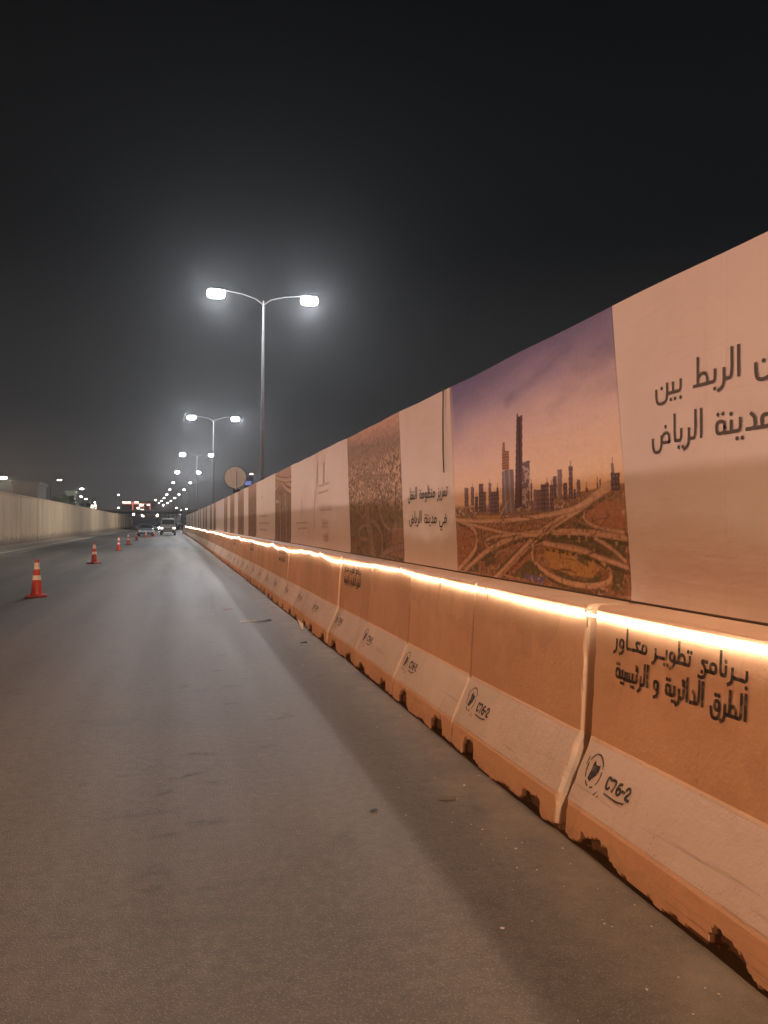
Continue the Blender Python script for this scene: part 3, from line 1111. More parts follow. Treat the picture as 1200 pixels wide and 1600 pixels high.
TOW = [[(0.094, 0.438), (0.128, 0.436), (0.121, 0.337), (0.086, 0.339)], [(0.149, 0.439), (0.176, 0.437), (0.168, 0.344), (0.142, 0.345)], [(0.216, 0.45), (0.251, 0.447), (0.24, 0.31), (0.205, 0.311)], [(0.247, 0.408), (0.269, 0.406), (0.261, 0.309), (0.239, 0.31)], [(0.179, 0.388), (0.205, 0.386), (0.199, 0.311), (0.173, 0.311)], [(0.291, 0.447), (0.311, 0.446), (0.3, 0.308), (0.28, 0.309)], [(0.305, 0.404), (0.363, 0.4), (0.355, 0.3), (0.297, 0.301)], [(0.347, 0.42), (0.362, 0.419), (0.356, 0.337), (0.341, 0.338)], [(0.566, 0.421), (0.577, 0.42), (0.57, 0.329), (0.559, 0.33)], [(0.582, 0.393), (0.623, 0.39), (0.616, 0.301), (0.575, 0.302)], [(0.624, 0.413), (0.651, 0.411), (0.642, 0.3), (0.616, 0.301)], [(0.651, 0.418), (0.668, 0.416), (0.659, 0.3), (0.642, 0.3)], [(0.672, 0.406), (0.692, 0.405), (0.684, 0.299), (0.664, 0.3)], [(0.691, 0.44), (0.711, 0.438), (0.705, 0.35), (0.684, 0.351)], [(0.716, 0.464), (0.74, 0.462), (0.731, 0.348), (0.707, 0.349)], [(0.741, 0.41), (0.761, 0.409), (0.756, 0.341), (0.736, 0.342)], [(0.773, 0.472), (0.792, 0.47), (0.783, 0.346), (0.764, 0.347)], [(0.789, 0.382), (0.8, 0.381), (0.797, 0.345), (0.786, 0.346)], [(0.806, 0.417), (0.823, 0.415), (0.818, 0.35), (0.802, 0.351)], [(0.842, 0.383), (0.855, 0.382), (0.853, 0.366), (0.841, 0.366)], [(0.893, 0.398), (0.899, 0.397), (0.898, 0.374), (0.891, 0.375)], [(0.906, 0.411), (0.91, 0.41), (0.908, 0.379), (0.903, 0.38)], [(0.955, 0.459), (0.967, 0.458), (0.962, 0.381), (0.95, 0.382)], [(0.952, 0.426), (0.986, 0.423), (0.982, 0.363), (0.947, 0.365)]]
BIG = [[(0.399, 0.583), (0.408, 0.626), (0.419, 0.624), (0.419, 0.585), (0.446, 0.578), (0.439, 0.493), (0.393, 0.498)], [(0.392, 0.491), (0.426, 0.498), (0.469, 0.491), (0.461, 0.298), (0.377, 0.296)], [(0.506, 0.728), (0.514, 0.737), (0.518, 0.718), (0.542, 0.723), (0.511, 0.324), (0.462, 0.315)], [(0.526, 0.519), (0.57, 0.519), (0.555, 0.316), (0.51, 0.314)]]
RDS = [[(0.943, 0.38), (0.889, 0.355), (0.839, 0.325), (0.731, 0.273), (0.609, 0.215), (0.458, 0.107), (0.308, -0.008)], [(0.009, 0.009), (0.128, 0.093), (0.179, 0.144), (0.177, 0.207), (0.127, 0.245), (0.015, 0.272)], [(0.037, -0.005), (0.221, 0.106), (0.344, 0.158), (0.455, 0.195), (0.591, 0.215), (0.788, 0.222), (0.899, 0.215), (0.991, 0.204)], [(0.114, 0.251), (0.291, 0.223), (0.435, 0.201), (0.59, 0.202)], [(-0.0, 0.272), (0.329, 0.259), (0.632, 0.281), (0.795, 0.309), (0.868, 0.341)], [(0.56, 0.161), (0.546, 0.106), (0.606, 0.058), (0.712, 0.025), (0.831, 0.022), (0.912, 0.043), (0.93, 0.073), (0.905, 0.114), (0.84, 0.15), (0.754, 0.163), (0.624, 0.17)], [(0.824, 0.219), (0.922, 0.177), (0.985, 0.126)], [(0.624, 0.17), (0.783, 0.153), (0.893, 0.13), (0.99, 0.105)], [(0.837, 0.296), (0.821, 0.273), (0.861, 0.243), (0.926, 0.23), (0.986, 0.222)], [(0.237, 0.162), (0.288, 0.186), (0.369, 0.196), (0.434, 0.198)], [(0.237, 0.162), (0.26, 0.132), (0.32, 0.15)], [(0.87, -0.002), (0.917, 0.022), (0.885, 0.023)]]
ARE = {'green': [[(0.776, 0.261), (0.861, 0.237), (0.986, 0.222), (0.985, 0.206), (0.859, 0.22), (0.774, 0.237)], [(0.661, 0.21), (0.858, 0.208), (0.99, 0.19), (0.985, 0.121), (0.854, 0.151), (0.659, 0.178)], [(0.471, 0.143), (0.572, 0.195), (0.589, 0.182), (0.447, 0.092), (0.345, 0.026), (0.311, 0.03)], [(0.42, 0.019), (0.527, 0.098), (0.563, 0.087), (0.614, 0.046), (0.501, 0.014)], [(0.775, 0.14), (0.825, 0.131), (0.836, 0.092), (0.78, 0.116)], [(0.917, 0.104), (0.978, 0.104), (0.967, 0.034), (0.935, 0.019), (0.933, 0.073)], [(0.634, 0.073), (0.7, 0.067), (0.775, 0.044), (0.888, 0.068), (0.873, 0.038), (0.744, 0.029)], [(0.22, 0.099), (0.307, 0.127), (0.315, 0.075), (0.24, 0.038)], [(0.094, 0.009), (0.178, 0.056), (0.188, 0.01)]],
       'sand': [[(0.641, 0.171), (0.768, 0.152), (0.852, 0.122), (0.883, 0.09), (0.847, 0.058), (0.761, 0.055), (0.667, 0.07), (0.62, 0.118)], [(0.171, 0.295), (0.261, 0.309), (0.366, 0.296), (0.363, 0.262), (0.207, 0.259)]],
       'red': [[(0.83, 0.296), (0.901, 0.328), (0.985, 0.33), (0.987, 0.233), (0.894, 0.238), (0.828, 0.272)], [(0.32, -0.003), (0.5, 0.123), (0.546, 0.106), (0.387, 0.001)], [(-0.003, 0.23), (0.126, 0.239), (0.162, 0.183), (0.129, 0.101), (0.002, 0.025)]],
       'blue': [[(0.503, 0.04), (0.622, 0.034), (0.611, 0.005), (0.501, 0.014)]]}
BRD = [[(0.381, 0.596), (0.379, 0.455), (0.396, 0.291), (0.454, 0.13), (0.491, -0.018)], [(0.07, 0.605), (0.239, 0.617), (0.415, 0.617), (0.613, 0.599), (0.782, 0.577)], [(0.415, 0.617), (0.501, 0.658), (0.602, 0.702), (0.682, 0.754)], [(0.255, 0.796), (0.27, 0.708), (0.263, 0.632)], [(0.737, 0.557), (0.739, 0.474), (0.749, 0.384)], [(0.443, 0.234), (0.317, 0.242), (0.189, 0.198), (0.195, 0.139), (0.328, 0.122), (0.454, 0.13)], [(0.467, 0.274), (0.564, 0.25), (0.643, 0.189), (0.664, 0.114), (0.647, 0.023)], [(0.484, 0.579), (0.584, 0.484), (0.63, 0.365), (0.676, 0.258), (0.794, 0.207)], [(0.299, 0.283), (0.37, 0.348), (0.386, 0.414)], [(0.054, 0.427), (0.172, 0.397), (0.299, 0.283)], [(0.879, 0.243), (0.903, 0.152), (0.994, 0.127)], [(0.674, 0.025), (0.8, 0.076), (0.991, 0.1)]]
CRD = [[(0.012, 0.758), (0.172, 0.813), (0.25, 0.969)], [(0.325, 0.64), (0.35, 0.403), (0.375, -0.002)], [(0.424, 0.835), (0.612, 0.747), (0.834, 0.691), (1.002, 0.665)], [(0.472, 0.873), (0.703, 0.802), (1.002, 0.748)], [(0.658, 0.652), (0.703, 0.396), (0.747, 0.012)], [(0.066, 0.565), (0.172, 0.582), (0.25, 0.557)], [(0.012, 0.937), (0.658, 0.836), (1.002, 0.825)]]


def paint_skyline():
    p = Paint(340, 330)
    U, V = p.U, p.V
    n1 = vnoise(340, 330, 4, 6, 1)
    n2 = vnoise(340, 330, 40, 40, 2, 3)
    n3 = vnoise(340, 330, 110, 90, 3, 2)
    key = V - .10 * (U - .5) + .10 * (n1 - .5)
    p.ramp(key, [(.34, (.76, .54, .33)), (.44, (.75, .58, .44)), (.58, (.69, .56, .52)), (.72, (.57, .46, .51)), (.84, (.36, .31, .45)), (.95, (.19, .175, .33)), (1.05, (.13, .125, .28))])
    p.blend(np.clip((U - .55) * 1.4, 0, 1) * np.clip((V - .75) * 4, 0, 1) * .55, (.12, .115, .24))
    for q, wd in zip([[(0.698, 0.706), (0.781, 0.769), (0.902, 0.764), (1.0, 0.741)], [(0.856, 0.821), (0.933, 0.853), (0.988, 0.867)], [(.45, .80), (.62, .86), (.8, .93)], [(.05, .83), (.2, .9), (.36, .96)]], (.07, .09, .05, .05)):
        d = p.dist(chaikin(q, 2))
        p.blend(np.exp(-(d / wd) ** 2) * np.clip(n1 * 2.2 - .6, 0, 1) * .55, (.17, .15, .25))
    p.c = np.clip(p.c * 1.07, 0, .8)
    # land
    hz = .335 + .055 * np.clip((U - .4) / .6, 0, 1)
    land = np.clip((hz - V) / .006, 0, 1)
    p.blend(land, (.33, .19, .115))
    gr = np.clip((n2 - .44) * 3, 0, 1)
    p.blend(land * gr * .75, (.17, .095, .06))
    p.blend(land * np.clip((n3 - .55) * 5, 0, 1) * .5, (.52, .36, .25))
    for q in ARE['red']:
        p.poly(q, (.40, .20, .13), .8)
    for q in ARE['sand']:
        p.poly(q, (.52, .32, .12), .85)
    for q in ARE['green']:
        p.poly(q, (.12, .115, .060), .9, np.clip(1.5 - n3, 0.5, 1))
    p.poly(ARE['blue'][0], (.17, .15, .30), 1)
    # town at the foot of the towers
    belt = np.clip((V - .285) / .01, 0, 1) * np.clip((.352 - V) / .02, 0, 1) * np.clip((.9 - U) * 6, 0, 1)
    p.blend(belt * .75, (.20, .13, .105))
    p.blend(belt * np.clip((n3 - .6) * 8, 0, 1), (.58, .44, .34))
    p.blend(belt * np.clip((n2 - .62) * 6, 0, 1) * .8, (.42, .30, .10))
    for i, q in enumerate(RDS):
        wd = (.046, .036, .034, .022, .026, .030, .022, .022, .016, .018, .015, .014)[i]
        nn = np.clip(.55 + .9 * n2, 0, 1)
        d = p.dist(chaikin(q, 2))
        p.blend(np.clip((wd / 2 + .012 - d) / .012 + .5, 0, 1) * .35 * nn, (.17, .10, .07))
        p.blend(np.clip((wd / 2 - d) / .007 + .5, 0, 1) * .88 * nn, (.66, .46, .32))
        off = np.clip(1 - np.abs(d - wd * .28) / .004, 0, 1)
        p.blend(off * .15, (.30, .19, .13))
    # traffic on the big road, hedges and tree rows along the ramps
    p.line([(a + .018, b_ + .006) for a, b_ in RDS[0][3:]], .012, (.20, .12, .085), .7)
    for q in (RDS[0], RDS[2], RDS[5], RDS[7], RDS[1]):
        d = p.dist(chaikin([(a + .012, b_ - .022) for a, b_ in q], 2))
        p.blend(np.clip((.014 - d) / .006, 0, 1) * np.clip((n3 - .40) * 6, 0, 1) * .85, (.085, .075, .04))
    tr = [(.10, .070, .095), (.15, .105, .13), (.20, .145, .165), (.085, .06, .08)]
    r_ = random.Random(3)
    wcols = np.floor(U * 170) % 2
    wrows = np.floor(V * 110) % 2
    for q in TOW:
        c = tr[r_.randrange(4)]
        p.poly(q, c, .97)
        w_ = (q[1][0] - q[0][0])
        p.poly([q[0], (q[0][0] + w_ * .4, q[0][1]), (q[3][0] + w_ * .4, q[3][1]), q[3]], tuple(x * 1.45 for x in c), .85)
        p.poly(q, (.45, .33, .28), .28, wcols * wrows)
        if r_.random() < .45:
            p.line([(q[0][0] + w_ * .5, q[0][1]), (q[0][0] + w_ * .52, q[0][1] + .018)], .007, c)
    bc = [(.24, .125, .09), (.20, .165, .20), (.060, .040, .060), (.15, .115, .14)]
    for q, c in zip(BIG, bc):
        p.poly(q, c, 1)
    p.poly(BIG[1], (.42, .36, .36), .5, (np.floor(U * 90) % 3 == 0) * 1.0)
    p.poly(BIG[3], (.52, .42, .40), .7, (n3 > .52) * 1.0)
    p.poly([(0.506, .728), (.514, .737), (.497, .32), (.462, .315)], (.115, .075, .095), .8)
    p.poly([(0.530, .72), (.542, .723), (.511, .324), (.503, .324)], (.20, .10, .10), .6)
    p.poly(BIG[0], (.5, .32, .24), .4, (np.floor(V * 160) % 2) * 1.0)
    belt2 = np.clip((V - .285) / .008, 0, 1) * np.clip((.318 - V) / .02, 0, 1) * np.clip((.75 - U) * 6, 0, 1) * np.clip((U - .15) * 8, 0, 1)
    p.blend(belt2 * np.clip((n3 - .45) * 6, 0, 1) * .8, (.17, .115, .10))
    # paths, kerbs and embankments between the ramps
    r_ = random.Random(15)
    for _ in range(46):
        u_, v_ = r_.random(), r_.uniform(.0, .29)
        a_ = r_.choice((.35, -.25, .8, 2.6, .1))
        ln_ = r_.uniform(.03, .12)
        q = [(u_, v_), (u_ + ln_ * .5, v_ + ln_ * .18 * a_ + .004), (u_ + ln_, v_ + ln_ * .4 * a_)]
        p.line(q, r_.uniform(.004, .012), r_.choice([(.55, .37, .27), (.13, .075, .05), (.40, .25, .17), (.10, .09, .05)]), r_.uniform(.35, .75), .004)
    # poles, trees and cars scattered over the interchange
    r_ = random.Random(5)
    for _ in range(260):
        u_, v_ = r_.random(), r_.uniform(.01, .30)
        s_ = r_.uniform(.0015, .005)
        c = r_.choice([(.10, .085, .05), (.55, .42, .33), (.16, .09, .06)])
        m_ = (np.abs(U - u_) < s_) & (np.abs(V - v_) < s_ * r_.uniform(.8, 2.4))
        p.blend(m_ * .6, c)
    # the left margin fades into the white of the next print
    p.blend(np.clip((.03 - U) / .03, 0, 1) * .5 * np.clip((V - .5) * 4, 0, 1), (.60, .48, .40))
    grit = land * (vnoise(340, 330, 150, 140, 9, 1) - .5) * .34
    p.c *= (0.95 + .10 * n3 + grit)[..., None]
    return np.clip(p.c, .01, 1)


def paint_aerial():
    nx, nz_ = 240, 250
    p = Paint(nx, nz_)
    U, V = p.U, p.V
    n1 = vnoise(nx, nz_, 5, 8, 21)
    n2 = vnoise(nx, nz_, 26, 22, 22, 3)
    n3 = vnoise(nx, nz_, 80, 66, 23, 2)
    n4 = vnoise(nx, nz_, 5, 60, 24, 2)
    p.ramp(V + .05 * (n1 - .5) + .08 * (U - .5), [(0, (.24, .175, .125)), (.35, (.22, .165, .115)), (.5, (.33, .245, .18)), (.72, (.33, .245, .195)), (.86, (.28, .215, .19)), (.93, (.43, .295, .25)), (1.0, (.52, .36, .30))])
    town = np.clip((V - .33) * 9, 0, 1) * np.clip((.80 - V) * 7, 0, 1)
    p.blend(town * np.clip((n3 - .50) * 9, 0, 1) * .8, (.56, .43, .34))
    p.blend(town * np.clip((.43 - n3) * 9, 0, 1) * .7, (.13, .10, .07))
    p.blend(np.clip((n2 - .52) * 6, 0, 1) * np.clip((.42 - V) * 6, 0, 1) * .85, (.12, .105, .065))
    p.blend(np.clip((n2 - .56) * 6, 0, 1) * town * .55, (.14, .11, .075))
    p.blend(np.clip((n4 - .5) * 4, 0, 1) * np.clip((V - .72) * 6, 0, 1) * np.clip((.92 - V) * 9, 0, 1) * .5, (.20, .15, .13))
    p.poly([(.80, .03), (1, .02), (1, .22), (.84, .22)], (.36, .225, .17), .8)
    for i, q in enumerate(BRD):
        wd = (.19, .035, .05, .05, .035, .045, .06, .045, .05, .04, .05, .06)[i]
        p.line(q, wd + .02, (.17, .13, .095), .7)
        p.line(q, wd, (.36, .275, .205), .75, .02)
        if wd > .1:
            p.line(q, .02, (.25, .19, .14), .9)
            p.line([(a + .026, b_) for a, b_ in q], .008, (.3, .22, .16), .8)
    p.c *= (0.72 + .56 * n3 + .25 * (vnoise(nx, nz_, 110, 115, 29, 1) - .5))[..., None]
    return p.c


def paint_dark(seed, tone=1.0, roads=None):
    nx, nz_ = 90, 110
    p = Paint(nx, nz_)
    n2 = vnoise(nx, nz_, 10, 9, seed, 4)
    n3 = vnoise(nx, nz_, 34, 30, seed + 1, 2)
    p.ramp(p.V + .1 * (n2 - .5), [(0, (.22 * tone, .155 * tone, .11 * tone)), (.5, (.27 * tone, .195 * tone, .14 * tone)), (.72, (.30 * tone, .215 * tone, .16 * tone)), (.86, (.42, .31, .25)), (1, (.50, .375, .31))])
    p.blend(np.clip((n2 - .52) * 5, 0, 1) * np.clip((.8 - p.V) * 6, 0, 1) * .7, (.15, .115, .08))
    p.blend(np.clip((n3 - .6) * 6, 0, 1) * .4, (.46, .35, .27))
    for q in roads or []:
        p.line(q, .12, (.16, .115, .08), .7)
        p.line(q, .075, (.52, .40, .31), .9)
    return p.c


panels = [  # kind, far bottom, far top, near bottom, near top
    ('w1', 3.405, 3.585, -3.6, -3.6),
    ('sky', 5.88, 6.08, 3.41, 3.59),
    ('w2', 7.385, 7.585, 5.885, 6.085),
    ('aer', 9.84, 10.07, 7.39, 7.59),
    ('w3', 15.2, 15.2, 9.845, 10.075),
    ('d1', 17.7, 17.7, 15.205, 15.205),
    ('w4', 21.9, 21.9, 17.705, 17.705),
    ('d2', 24.3, 24.3, 21.905, 21.905),
    ('w5', 25.9, 25.9, 24.305, 24.305),
    ('d3', 28.3, 28.3, 25.905, 25.905),
    ('w6', 30.0, 30.0, 28.305, 28.305),
    ('d4', 32.3, 32.3, 30.005, 30.005),
    ('w7', 33.9, 33.9, 32.305, 32.305),
    ('d5', 36.2, 36.2, 33.905, 33.905),
    ('w8', 43.1, 43.1, 36.205, 36.205),
    ('d6', 45.5, 45.5, 43.105, 43.105),
]
tcur = 45.5
j = 0
for reps in range(9):
    for w_, kd in ((1.7, 'w'), (2.4, 'd'), (4.3, 'w'), (2.4, 'd')):
        if tcur > 112:
            break
        j += 1
        panels.append(('%s%d' % (kd, 20 + j), tcur + w_, tcur + w_, tcur + .005, tcur + .005))
        tcur += w_
labs = {
    'w1': ('plain white banner with two large dark Arabic lines at the right picture edge', 'banner'),
    'sky': ('printed banner with a purple sunset city skyline, tall tower and highway interchange', 'banner'),
    'w2': ('narrow white banner with two small Arabic lines, between the skyline and aerial photographs', 'banner'),
    'aer': ('printed banner with a faded brown aerial photograph of a city and a looping highway', 'banner'),
    'w3': ('wide white banner with faint logos and small text, left of the aerial photograph', 'banner'),
    'd1': ('narrow dark brown printed banner with curving road lines, left of the faint logo banner', 'banner'),
    'w4': ('white banner with faint grey bars left of the dark banner with curving lines', 'banner'),
    'd2': ('dark brown printed banner, second dark stripe left of the faint logo banner', 'banner'),
}
banners = {}
for i, (kd, t0b, t0t, t1b, t1t) in enumerate(panels):
    if kd == 'sky':
        c = paint_skyline()
        me = sheet_grid('banner', t0b, t0t, t1b, t1t, 340, 330, M['print'], i, c)
    elif kd == 'aer':
        c = paint_aerial()
        me = sheet_grid('banner', t0b, t0t, t1b, t1t, 240, 250, M['print'], i, c)
    elif kd[0] == 'd':
        c = paint_dark(60 + i, (.9, 1.05, .95, 1.2, 1.1)[i % 5], CRD if kd == 'd1' else None)
        me = sheet_grid('banner', t0b, t0t, t1b, t1t, 90, 110, M['print'], i, c)
    else:
        me = sheet_grid('banner', t0b, t0t, t1b, t1t, 60 if i < 5 else 16, 30 if i < 5 else 12, M['vinyl'], i)
    root = empty('printed_banner', (0, 0, 0))
    o = link('sheet', me, root)
    if kd in labs:
        setp(root, labs[kd][0], labs[kd][1], 'banners on the hoarding')
    elif kd[0] == 'd':
        setp(root, 'far brown printed banner, a thin dark stripe on the receding hoarding', 'banner', 'distant printed banners')
    else:
        setp(root, 'far blank white banner between the dark stripes of the receding hoarding', 'banner', 'distant white banners')
    banners[kd] = root

LX = HX - .0035
# big lettering on the near white banner: right reading edge lies beyond the frame
def words(seq, parent, x, t_left, t_right, z, h, w):
    """one line of lettering, a mesh for each word, fitted between its two ends"""
    total = sum(AR[g_][2] for g_ in seq) - 1.2
    k = h / 10.0
    sx = (t_left - t_right) / (total * k)
    u = 0.0
    word = []
    for g_ in seq + ['sp']:
        if g_ == 'sp':
            if word:
                fl = Flat()
                fl.arabic(word, 0, 0, h, w, sx)
                fl.build('lettering', M['ink'], parent, (x, t_right + u * k * sx, z))
                u += sum(AR[q][2] for q in word)
            u += AR['sp'][2]
            word = []
        else:
            word.append(g_)


words(W_RABT, banners['w1'], LX, 3.206, 2.166, 2.105, .120, 1.28)
words(W_RIYADH, banners['w1'], LX, 3.227, 2.454, 1.878, .120, 1.28)
words(W_NAQL, banners['w2'], LX + bend(7), 7.257, 6.115, 1.735, .105, 1.5)
words(W_FI + W_RIYADH, banners['w2'], LX + bend(7), 7.21, 6.13, 1.505, .105, 1.5)
# faint logos on the wide white banner: bars, divider and illegible small lines
fl = Flat()
for t_, z0, z1, w_ in ((12.55, 1.40, 2.02, .035), (11.75, 2.15, 2.42, .05), (12.3, 2.15, 2.48, .05), (13.9, 1.78, 1.98, .05), (13.9, 1.60, 1.72, .05), (13.05, 1.30, 1.42, .05)):
    fl.stroke([(-t_, z0), (-t_ + random.uniform(-.05, .05), z1)], w_, False)
for t0_, t1_, z in ((12.15, 11.3, 2.09), (12.2, 11.35, 1.98), (14.5, 13.2, 1.50), (14.3, 13.3, 1.40)):
    fl.stroke([(-t0_, z), (-t1_, z + .012)], .03, False)
fl.build('faint_logo', M['faint_ink'], banners['w3'], (LX + bend(12.5), 0, 0))
fl = Flat()


def scribble(fl, t0, t1, z, h):
    x = -t0
    fl.stroke([(-t0, z), (-t1, z)], h * .16, False)
    while x < -t1:
        fl.stroke([(x, z), (x, z + h * random.choice((.45, .5, 1.0, .7)))], h * .16, False)
        if random.random() < .4:
            fl.dot(x, z - h * .35, h * .12)
        x += h * random.uniform(.3, .6)


scribble(fl, 12.1, 11.05, 1.70, .10)
scribble(fl, 11.85, 11.35, 1.50, .10)
scribble(fl, 11.8, 11.4, 1.43, .06)
scribble(fl, 11.8, 11.35, 1.29, .06)
scribble(fl, 11.75, 11.4, 1.23, .06)
fl.build('small_print', M['faint_ink'], banners['w3'], (LX + bend(12.5), 0, 0))
fl = Flat()
for t0_, t1_, z in ((20.8, 19.2, 1.68), (21.2, 18.8, 1.50), (20.9, 19.4, 1.33), (20.6, 20.3, 2.2)):
    fl.stroke([(-t0_, z), (-t1_, z)], .05, False)
fl.build('faint_logo', M['faint_ink'], banners['w4'], (LX + bend(20), 0, 0))

# hanging cable on the white banner
mb = MB()
mb.tube([P(6.18, HX - .02, 2.66), P(6.185, HX - .022, 2.4), P(6.175, HX - .024, 2.1), P(6.16, HX - .022, 1.93)], .006, 6)
setp(mb.build('hanging_cable', M['black']), 'thin black cable hanging down the narrow white banner', 'cable')

# ------------------------------------------------------------------ LED rope light along the barrier top
led = empty('rope_light', P(0, BX, 0))
setp(led, 'glowing warm white rope light strung along the top of the barriers', 'light strip')
rr = np.random.default_rng(5)
pts = []
t = -7.0
ph = 0.0
zc_prev = 1.055
anchors = []
ta = -7.0
while ta < 105:
    anchors.append((ta, 1.056 - .025 * min(max(ta, 0), 30) / 30 + rr.uniform(-.016, .016) * (1 if ta < 5 else 2.0)))
    ta += rr.uniform(.9, 1.6) if ta < 12 else rr.uniform(1.2, 3.0)
anchors.append((110, 1.04))


def rope_off(t_):
    """how far the block faces stand out of line here (the rope bridges the joints)"""
    q = (t_ - T_FIRST) / LB - .5
    i0 = math.floor(q)
    a_, b2 = BOFF.get(i0, 0.0), BOFF.get(i0 + 1, 0.0)
    w_ = min(max((q - i0 - .5) / .06 + .5, 0), 1)
    return a_ + (b2 - a_) * w_


for (a0, z0), (a1, z1) in zip(anchors[:-1], anchors[1:]):
    nseg = 12 if a0 < 20 else 5
    sag = rr.uniform(.002, .016) if a0 < 8 else rr.uniform(.015, .05)
    for i in range(nseg):
        q = i / nseg
        tt_ = a0 + (a1 - a0) * q
        zz = z0 + (z1 - z0) * q - sag * 4 * q * (1 - q) + rr.uniform(-.0015, .0015)
        pts.append(P(tt_, BX + rope_off(tt_) + prof_x(zz) - .010, zz))
mb = MB()
mb.tube(pts, .0055, 6)
o = mb.build('rope', M['led'], led, smooth=True)
o.location = -led.location
for a0, z0 in anchors[:-1]:
    if a0 < 1.5 or a0 > 30:
        continue
    mb = MB()
    x0 = BX + rope_off(a0) + prof_x(z0) + bend(a0)
    mb.box((x0 - .008, a0, z0 + .006), (.030, .012, .036), .003)
    mb.box((x0 - .003, a0 + .012, z0 - .035), (.006, .006, .06), .001)
    o = mb.build('clip', M['clip'], led)
    o.location = -led.location

# ------------------------------------------------------------------ street lamps on the median
LENS_Z = 12.0


def lamp_head(parent, sx, lit=True, far=False):
    mb = MB()
    # tapered flat housing
    secs = []
    for q, w_, h_ in ((0, .05, .05), (.08, .12, .08), (.3, .17, .10), (.62, .17, .085), (.74, .12, .05)):
        x = sx * (1.72 + q)
        z = LENS_Z + .09
        secs.append([(x, -w_, z - h_ * .4), (x, w_, z - h_ * .4), (x, w_ * .8, z + h_ * .6), (x, -w_ * .8, z + h_ * .6)])
    mb.loft(secs)
    hd = mb.build('lamp_head', M['galv'], parent)
    mb = MB()
    mb.box((sx * (1.72 + .42), 0, LENS_Z - .09), (.78, .50, .34) if not far else (.55, .32, .22), .165 if not far else .105)
    mb.build('lens', M['lens'] if not far else M['lens_far'], hd)
    return hd


def add_light(parent, x, z, power, col, y=0.0, spot=None):
    if spot:
        ld = bpy.data.lights.new('lamp_light', 'SPOT')
        ld.spot_size = R(spot)
        ld.spot_blend = 0.75
    else:
        ld = bpy.data.lights.new('lamp_light', 'POINT')
    ld.energy = power
    ld.color = col
    ld.shadow_soft_size = 0.13
    lo = bpy.data.objects.new('lamp_light', ld)
    COL.objects.link(lo)
    lo.parent = parent
    lo.location = (x, y, z)
    return lo


def street_lamp(t, idx):
    far = idx > 4
    lx = 3.93
    root = empty('street_lamp', P(t, lx, 0), 2 * KURV * t)
    mb = MB()
    lean = .10 if idx == 1 else 0.0
    mb.tube([(-lean, 0, 0), (-lean * .6, 0, 4), (-lean * .2, 0, 9), (0, 0, 11.75)], [.11, .09, .06, .038], 12)
    mb.build('pole', M['galv'], root, smooth=True)
    mb = MB()
    mb.box((-lean, 0, .02), (.5, .5, .04), .01)
    mb.box((-lean, 0, .22), (.30, .30, .36), .02)
    mb.build('base_plate', M['galv'], root)
    for sx in (-1, 1):
        mb = MB()
        mb.tube([(0, 0, 11.55), (sx * .35, 0, 11.82), (sx * 1.0, 0, 12.0), (sx * 1.80, 0, 12.09)], [.026, .023, .021, .02], 8)
        mb.build('arm', M['galv'], root, smooth=True)
        lamp_head(root, sx, True, far)
        if idx <= 4:
            add_light(root, sx * 2.14, LENS_Z - .34, LAMP_W * (1.7 if idx == 0 else 1.1 if idx == 1 else 1.0), REAR_LAMP_C if idx == 0 else LAMP_C)
    nm = {1: 'tall double arm street lamp nearest the camera, blazing white above the hoarding', 2: 'second double arm street lamp along the hoarding, seen above the round sign', 3: 'third double arm street lamp from the camera, small above the far hoarding'}
    setp(root, nm.get(idx, 'tiny double arm street lamp far down the curving row'), 'street lamp', 'double street lamps along the median')
    return root


for i in range(0, 11):
    street_lamp(-6.9 + 42.4 * i, i)


def single_lamp(name, x, y, zb, zh, arm, label, lens, power=0, col=LAMP_C, group='street lamps beyond the left wall', r=.07, blend=168, big=1.0):
    root = setp(empty(name, (x, y, zb)), label, 'street lamp', group)
    h = zh - zb
    mb = MB()
    mb.tube([(0, 0, 0), (0, 0, h * .75), (0, 0, h * .93), (arm * .25, 0, h * .99), (arm * .8, 0, h)], [r, r * .8, r * .65, r * .5, r * .45], 8)
    mb.build('pole', M['galv'], root, smooth=True)
    mb = MB()
    mb.box((arm, 0, h + .05), (.75, .30, .12), .03)
    hd = mb.build('lamp_head', M['galv'], root)
    mb = MB()
    mb.box((arm, 0, h - .05 * big), (.6 * big, .26 * big, .11 * big), .03)
    mb.build('lens', lens, hd)
    if power:
        add_light(root, arm, h - .3, power, col)
    return root


# ------------------------------------------------------------------ left retaining wall with panels
WX = -10.55
wall = setp(empty('retaining_wall', P(0, WX, 0)), 'long tan concrete retaining wall with stained foot on the left side', 'wall')


def wall_panel(t0, t1, x_face, thick, z0, z1, name, parent):
    x0, x1 = x_face + bend(t0), x_face + bend(t1)
    mb = MB()
    e = .10
    secs = []
    for (t_, xx, inset) in ((t0 + .02, x0, e), (t0 + .10, x0, 0), (t1 - .10, x1, 0), (t1 - .02, x1, e)):
        secs.append([(xx - inset, t_, z0), (xx - inset, t_, z1), (xx - thick, t_, z1), (xx - thick, t_, z0)])
    mb.loft(secs)
    o = mb.build(name, M['wall'], parent)
    o.location = -parent.location
    return o


